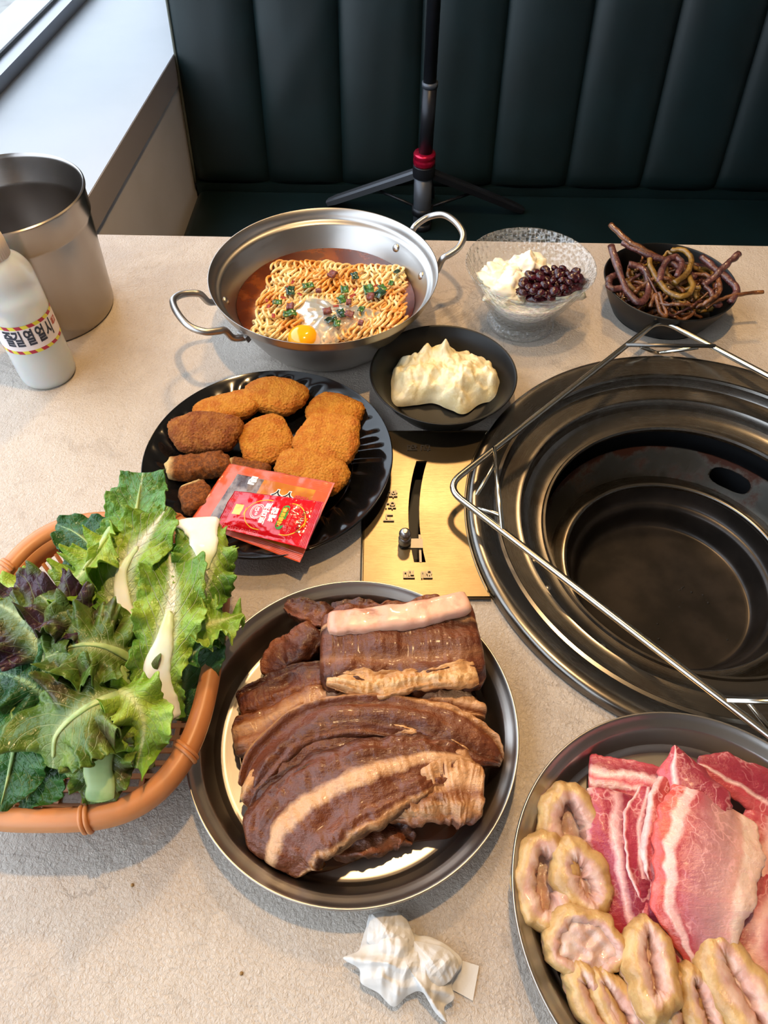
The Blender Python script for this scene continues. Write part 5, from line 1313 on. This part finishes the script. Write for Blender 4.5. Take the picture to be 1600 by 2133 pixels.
gut('crescent intestine piece below the plump oval one', 1240, 2098, .018, .0065, .0200, .013, .020, 28, 8, 6, fill=.2)
gut('slanting intestine strip between the crescent and the long piece', 1288, 2108, .018, .0065, .0200, .013, .020, 32, 8, 7, fill=.3)
gut('pale folded intestine piece right of the long wrinkled one', 1415, 2110, .020, .0070, .0165, .013, .022, 5, 8, 8, fill=.2)
gut('short upright intestine piece near the bottom right', 1455, 2095, .022, .0065, .0165, .013, .024, 12, 8, 9, fill=.3)
gut('broad smooth intestine piece at the lower right corner', 1538, 2070, .026, .0095, .0260, .020, .026, 22, 0, 10, fill=.5)

# ------------------------------------------------------------ crumpled tissue
b = NB('tissue_paper'); td = b.node('ShaderNodeBsdfTranslucent', Color=(.85, .84, .82, 1)); mx = b.node('ShaderNodeMixShader'); mx.inputs[0].default_value = .25
b.P(col='#dedbd6', rough=.9, spec=.1); b.bump(b.noise(420, 3, .6), .25, .0006)
b.L.new(b.b.outputs[0], mx.inputs[1]); b.L.new(td.outputs[0], mx.inputs[2]); b.L.new(mx.outputs[0], b.out.inputs[0]); M['tissue'] = b.m
ts = thing('crumpled_tissue', 'crumpled white paper tissue on the table below the rib plate', 'tissue', W(850, 2000, 0))
to = W(850, 2000, 0)
def tri_(x): return abs((x % 2.0)-1.0)
def sheet(outline, z0, hgt, seed, freq, name='tissue_fold'):
    """one crumpled layer of paper: straight creases in many directions"""
    rg = random.Random(int(seed*100)); cr = [(rg.uniform(0, PI), freq*f*rg.uniform(.8, 1.25), rg.uniform(0, 2), a) for f, a in ((.55, .36), (.7, .30), (1.1, .22), (1.5, .18), (2.6, .14), (3.4, .11), (4.6, .08), (6.5, .05), (9, .03))]
    pts = [W(x, y, z0) for x, y in outline]; c0 = sum(pts, Vector())/len(pts)
    n = 190; m = 70; rg_ = crom(pts+[pts[0]], n+1)[:n]; vs = []; fs = []
    for i in range(n):
        for j in range(m):
            t = j/(m-1); jag = 1+.03*nz(i*.12, seed)*t
            q = c0.lerp(rg_[i], t*jag); x, y = (q.x-c0.x), (q.y-c0.y)
            wx = x+.004*nz(x*60, y*60, seed); wy = y+.004*nz(x*60, y*60, seed+5)
            z = sum(a*tri_((wx*math.cos(d)+wy*math.sin(d))*f+p) for d, f, p, a in cr)
            z = hgt*(z*(1-.55*t**2)+.35*(1-t*t))
            vs.append(Vector((q.x, q.y, q.z+max(z, .0004)))-to)
    for i in range(n):
        for j in range(m-1):
            a = i*m+j; b_ = ((i+1) % n)*m+j; fs.append((a, a+1, b_+1, b_))
    o = put(name, vs, fs, M['tissue'], parent=ts)
    md = o.modifiers.new('thickness', 'SOLIDIFY'); md.thickness = .0003; md.offset = 1
sheet([(770, 1908), (800, 1898), (845, 1915), (862, 1945), (900, 1955), (945, 1980), (962, 2010), (940, 2050), (945, 2080), (925, 2100), (930, 2132), (905, 2110), (880, 2070), (850, 2075), (820, 2098), (790, 2070), (755, 2050), (748, 2020), (716, 1998), (748, 1980), (760, 1940)], .0015, .017, 1.7, 55)
sheet([(775, 1905), (830, 1903), (862, 1950), (848, 1990), (800, 1980), (765, 1960)], .009, .010, 4.4, 62)
sheet([(860, 1960), (925, 1975), (955, 2010), (930, 2050), (890, 2058), (862, 2020)], .009, .010, 7.1, 70)
flap = [W(935, 2058, .0015)-to, W(960, 2000, .002)-to, W(998, 2012, .0015)-to, W(985, 2085, .0008)-to, W(962, 2072, .0008)-to]
put('tissue_flap', flap+[p+Vector((0, 0, .0004)) for p in flap], [(0, 1, 2, 3, 4), (9, 8, 7, 6, 5)]+[(i, (i+1) % 5, 5+(i+1) % 5, 5+i) for i in range(5)], M['tissue'], parent=ts, smooth=False)
M['speck'] = plain('golden_speck', '#8a6a3a', .6)
for x, y in ((276, 1844), (503, 2028)):
    w = W(x, y, 0); tag(put('crumb', *lathe([(.0011, 0), (.0012, .0006), (.0006, .0012), (0, .0013)], 9), M['speck'], loc=(0, 0, 0)), 'tiny brown crumb lying on the bare table front', 'crumb', 'crumbs on the table front').location = w

# ------------------------------------------------------------ phone tripod on the booth seat
M['tri'] = plain('black_anodised', '#22242a', .38, metal=.5)
M['tri_lit'] = plain('black_leg_lit', '#4b5058', .42, metal=.35)  # greyer copy of the tripod's black, with light painted into the colour
M['tri_red'] = plain('red_collar', '#c4123c', .25, metal=.7, coat=.3)
tb = Vector((.0765, 1.345, SZ))
tri = thing('phone_tripod', 'black phone tripod with red collar standing on the booth seat', 'tripod', tb)
put('lower_tube', *tube([(0, -.012, .0), (-.001, 0, .108)], .0175, 24), M['tri_lit'], parent=tri)
put('foot_cap', *lathe([(0, -.0), (.0195, .0), (.0195, .008), (.017, .012), (0, .012)], 24, (0, -.012, 0)), M['tri'], parent=tri)
put('hub', *lathe(smoothprof([(0, .100), (.018, .100), (.0215, .104), (.0215, .119), (.019, .123), (0, .123)], 3), 32), M['tri'], parent=tri)
put('collar', *lathe([(0, .123), (.0195, .123), (.0212, .125), (.0212, .134), (.020, .136), (.0212, .138), (.0212, .143), (.0195, .146), (0, .146)], 40), M['tri_red'], parent=tri)
put('upper_tube', *tube([(.0015, 0, .138), (.004, .004, .262)], .0130, 24), M['tri'], parent=tri)
put('tube_joint', *lathe([(0, .258), (.0142, .258), (.0142, .266), (0, .266)], 24, (.004, .004, 0)), M['tri_lit'], parent=tri)
put('top_tube', *tube([(.0035, .004, .264), (.006, .008, .95)], .0115, 24), M['tri'], parent=tri)
def tleg(tip, mat):
    a = Vector((0, 0, .112)); d = (tip-a); L_ = d.length; d.normalize(); a = a+d*.018
    s = d.cross(Vector((0, 0, 1))).normalized(); u_ = s.cross(d)
    vs = []
    for t, w, h in ((0, .011, .007), (.1, .012, .007), (.9, .012, .0065), (1, .010, .005)):
        p = a+d*(L_-.018)*t
        for x, y in ((-1, -1), (1, -1), (1, .5), (.6, 1), (-.6, 1), (-1, .5)): vs.append(p+s*(x*w)+u_*(y*h))
    fs = [(i*6+j, i*6+(j+1) % 6, (i+1)*6+(j+1) % 6, (i+1)*6+j) for i in range(3) for j in range(6)]+[tuple(range(5, -1, -1)), tuple(range(18, 24))]
    put('leg', vs, fs, mat, parent=tri, smooth=False)
    put('strut', *tube([a+d*(L_*.42)-u_*.005, Vector((0, -.006, .035))], .003, 8), M['tri'], parent=tri)
pL = W(684, 420, -.274)-tb; pR = W(1088, 436, -.274)-tb
tleg(pL, M['tri_lit']); tleg(pR, M['tri']); tleg(Vector((.02, .10, .006)), M['tri'])
put('strut_ring', *lathe([(.015, .068), (.021, .068), (.021, .082), (.015, .082)], 24, (0, -.006, -.04)), M['tri'], parent=tri)
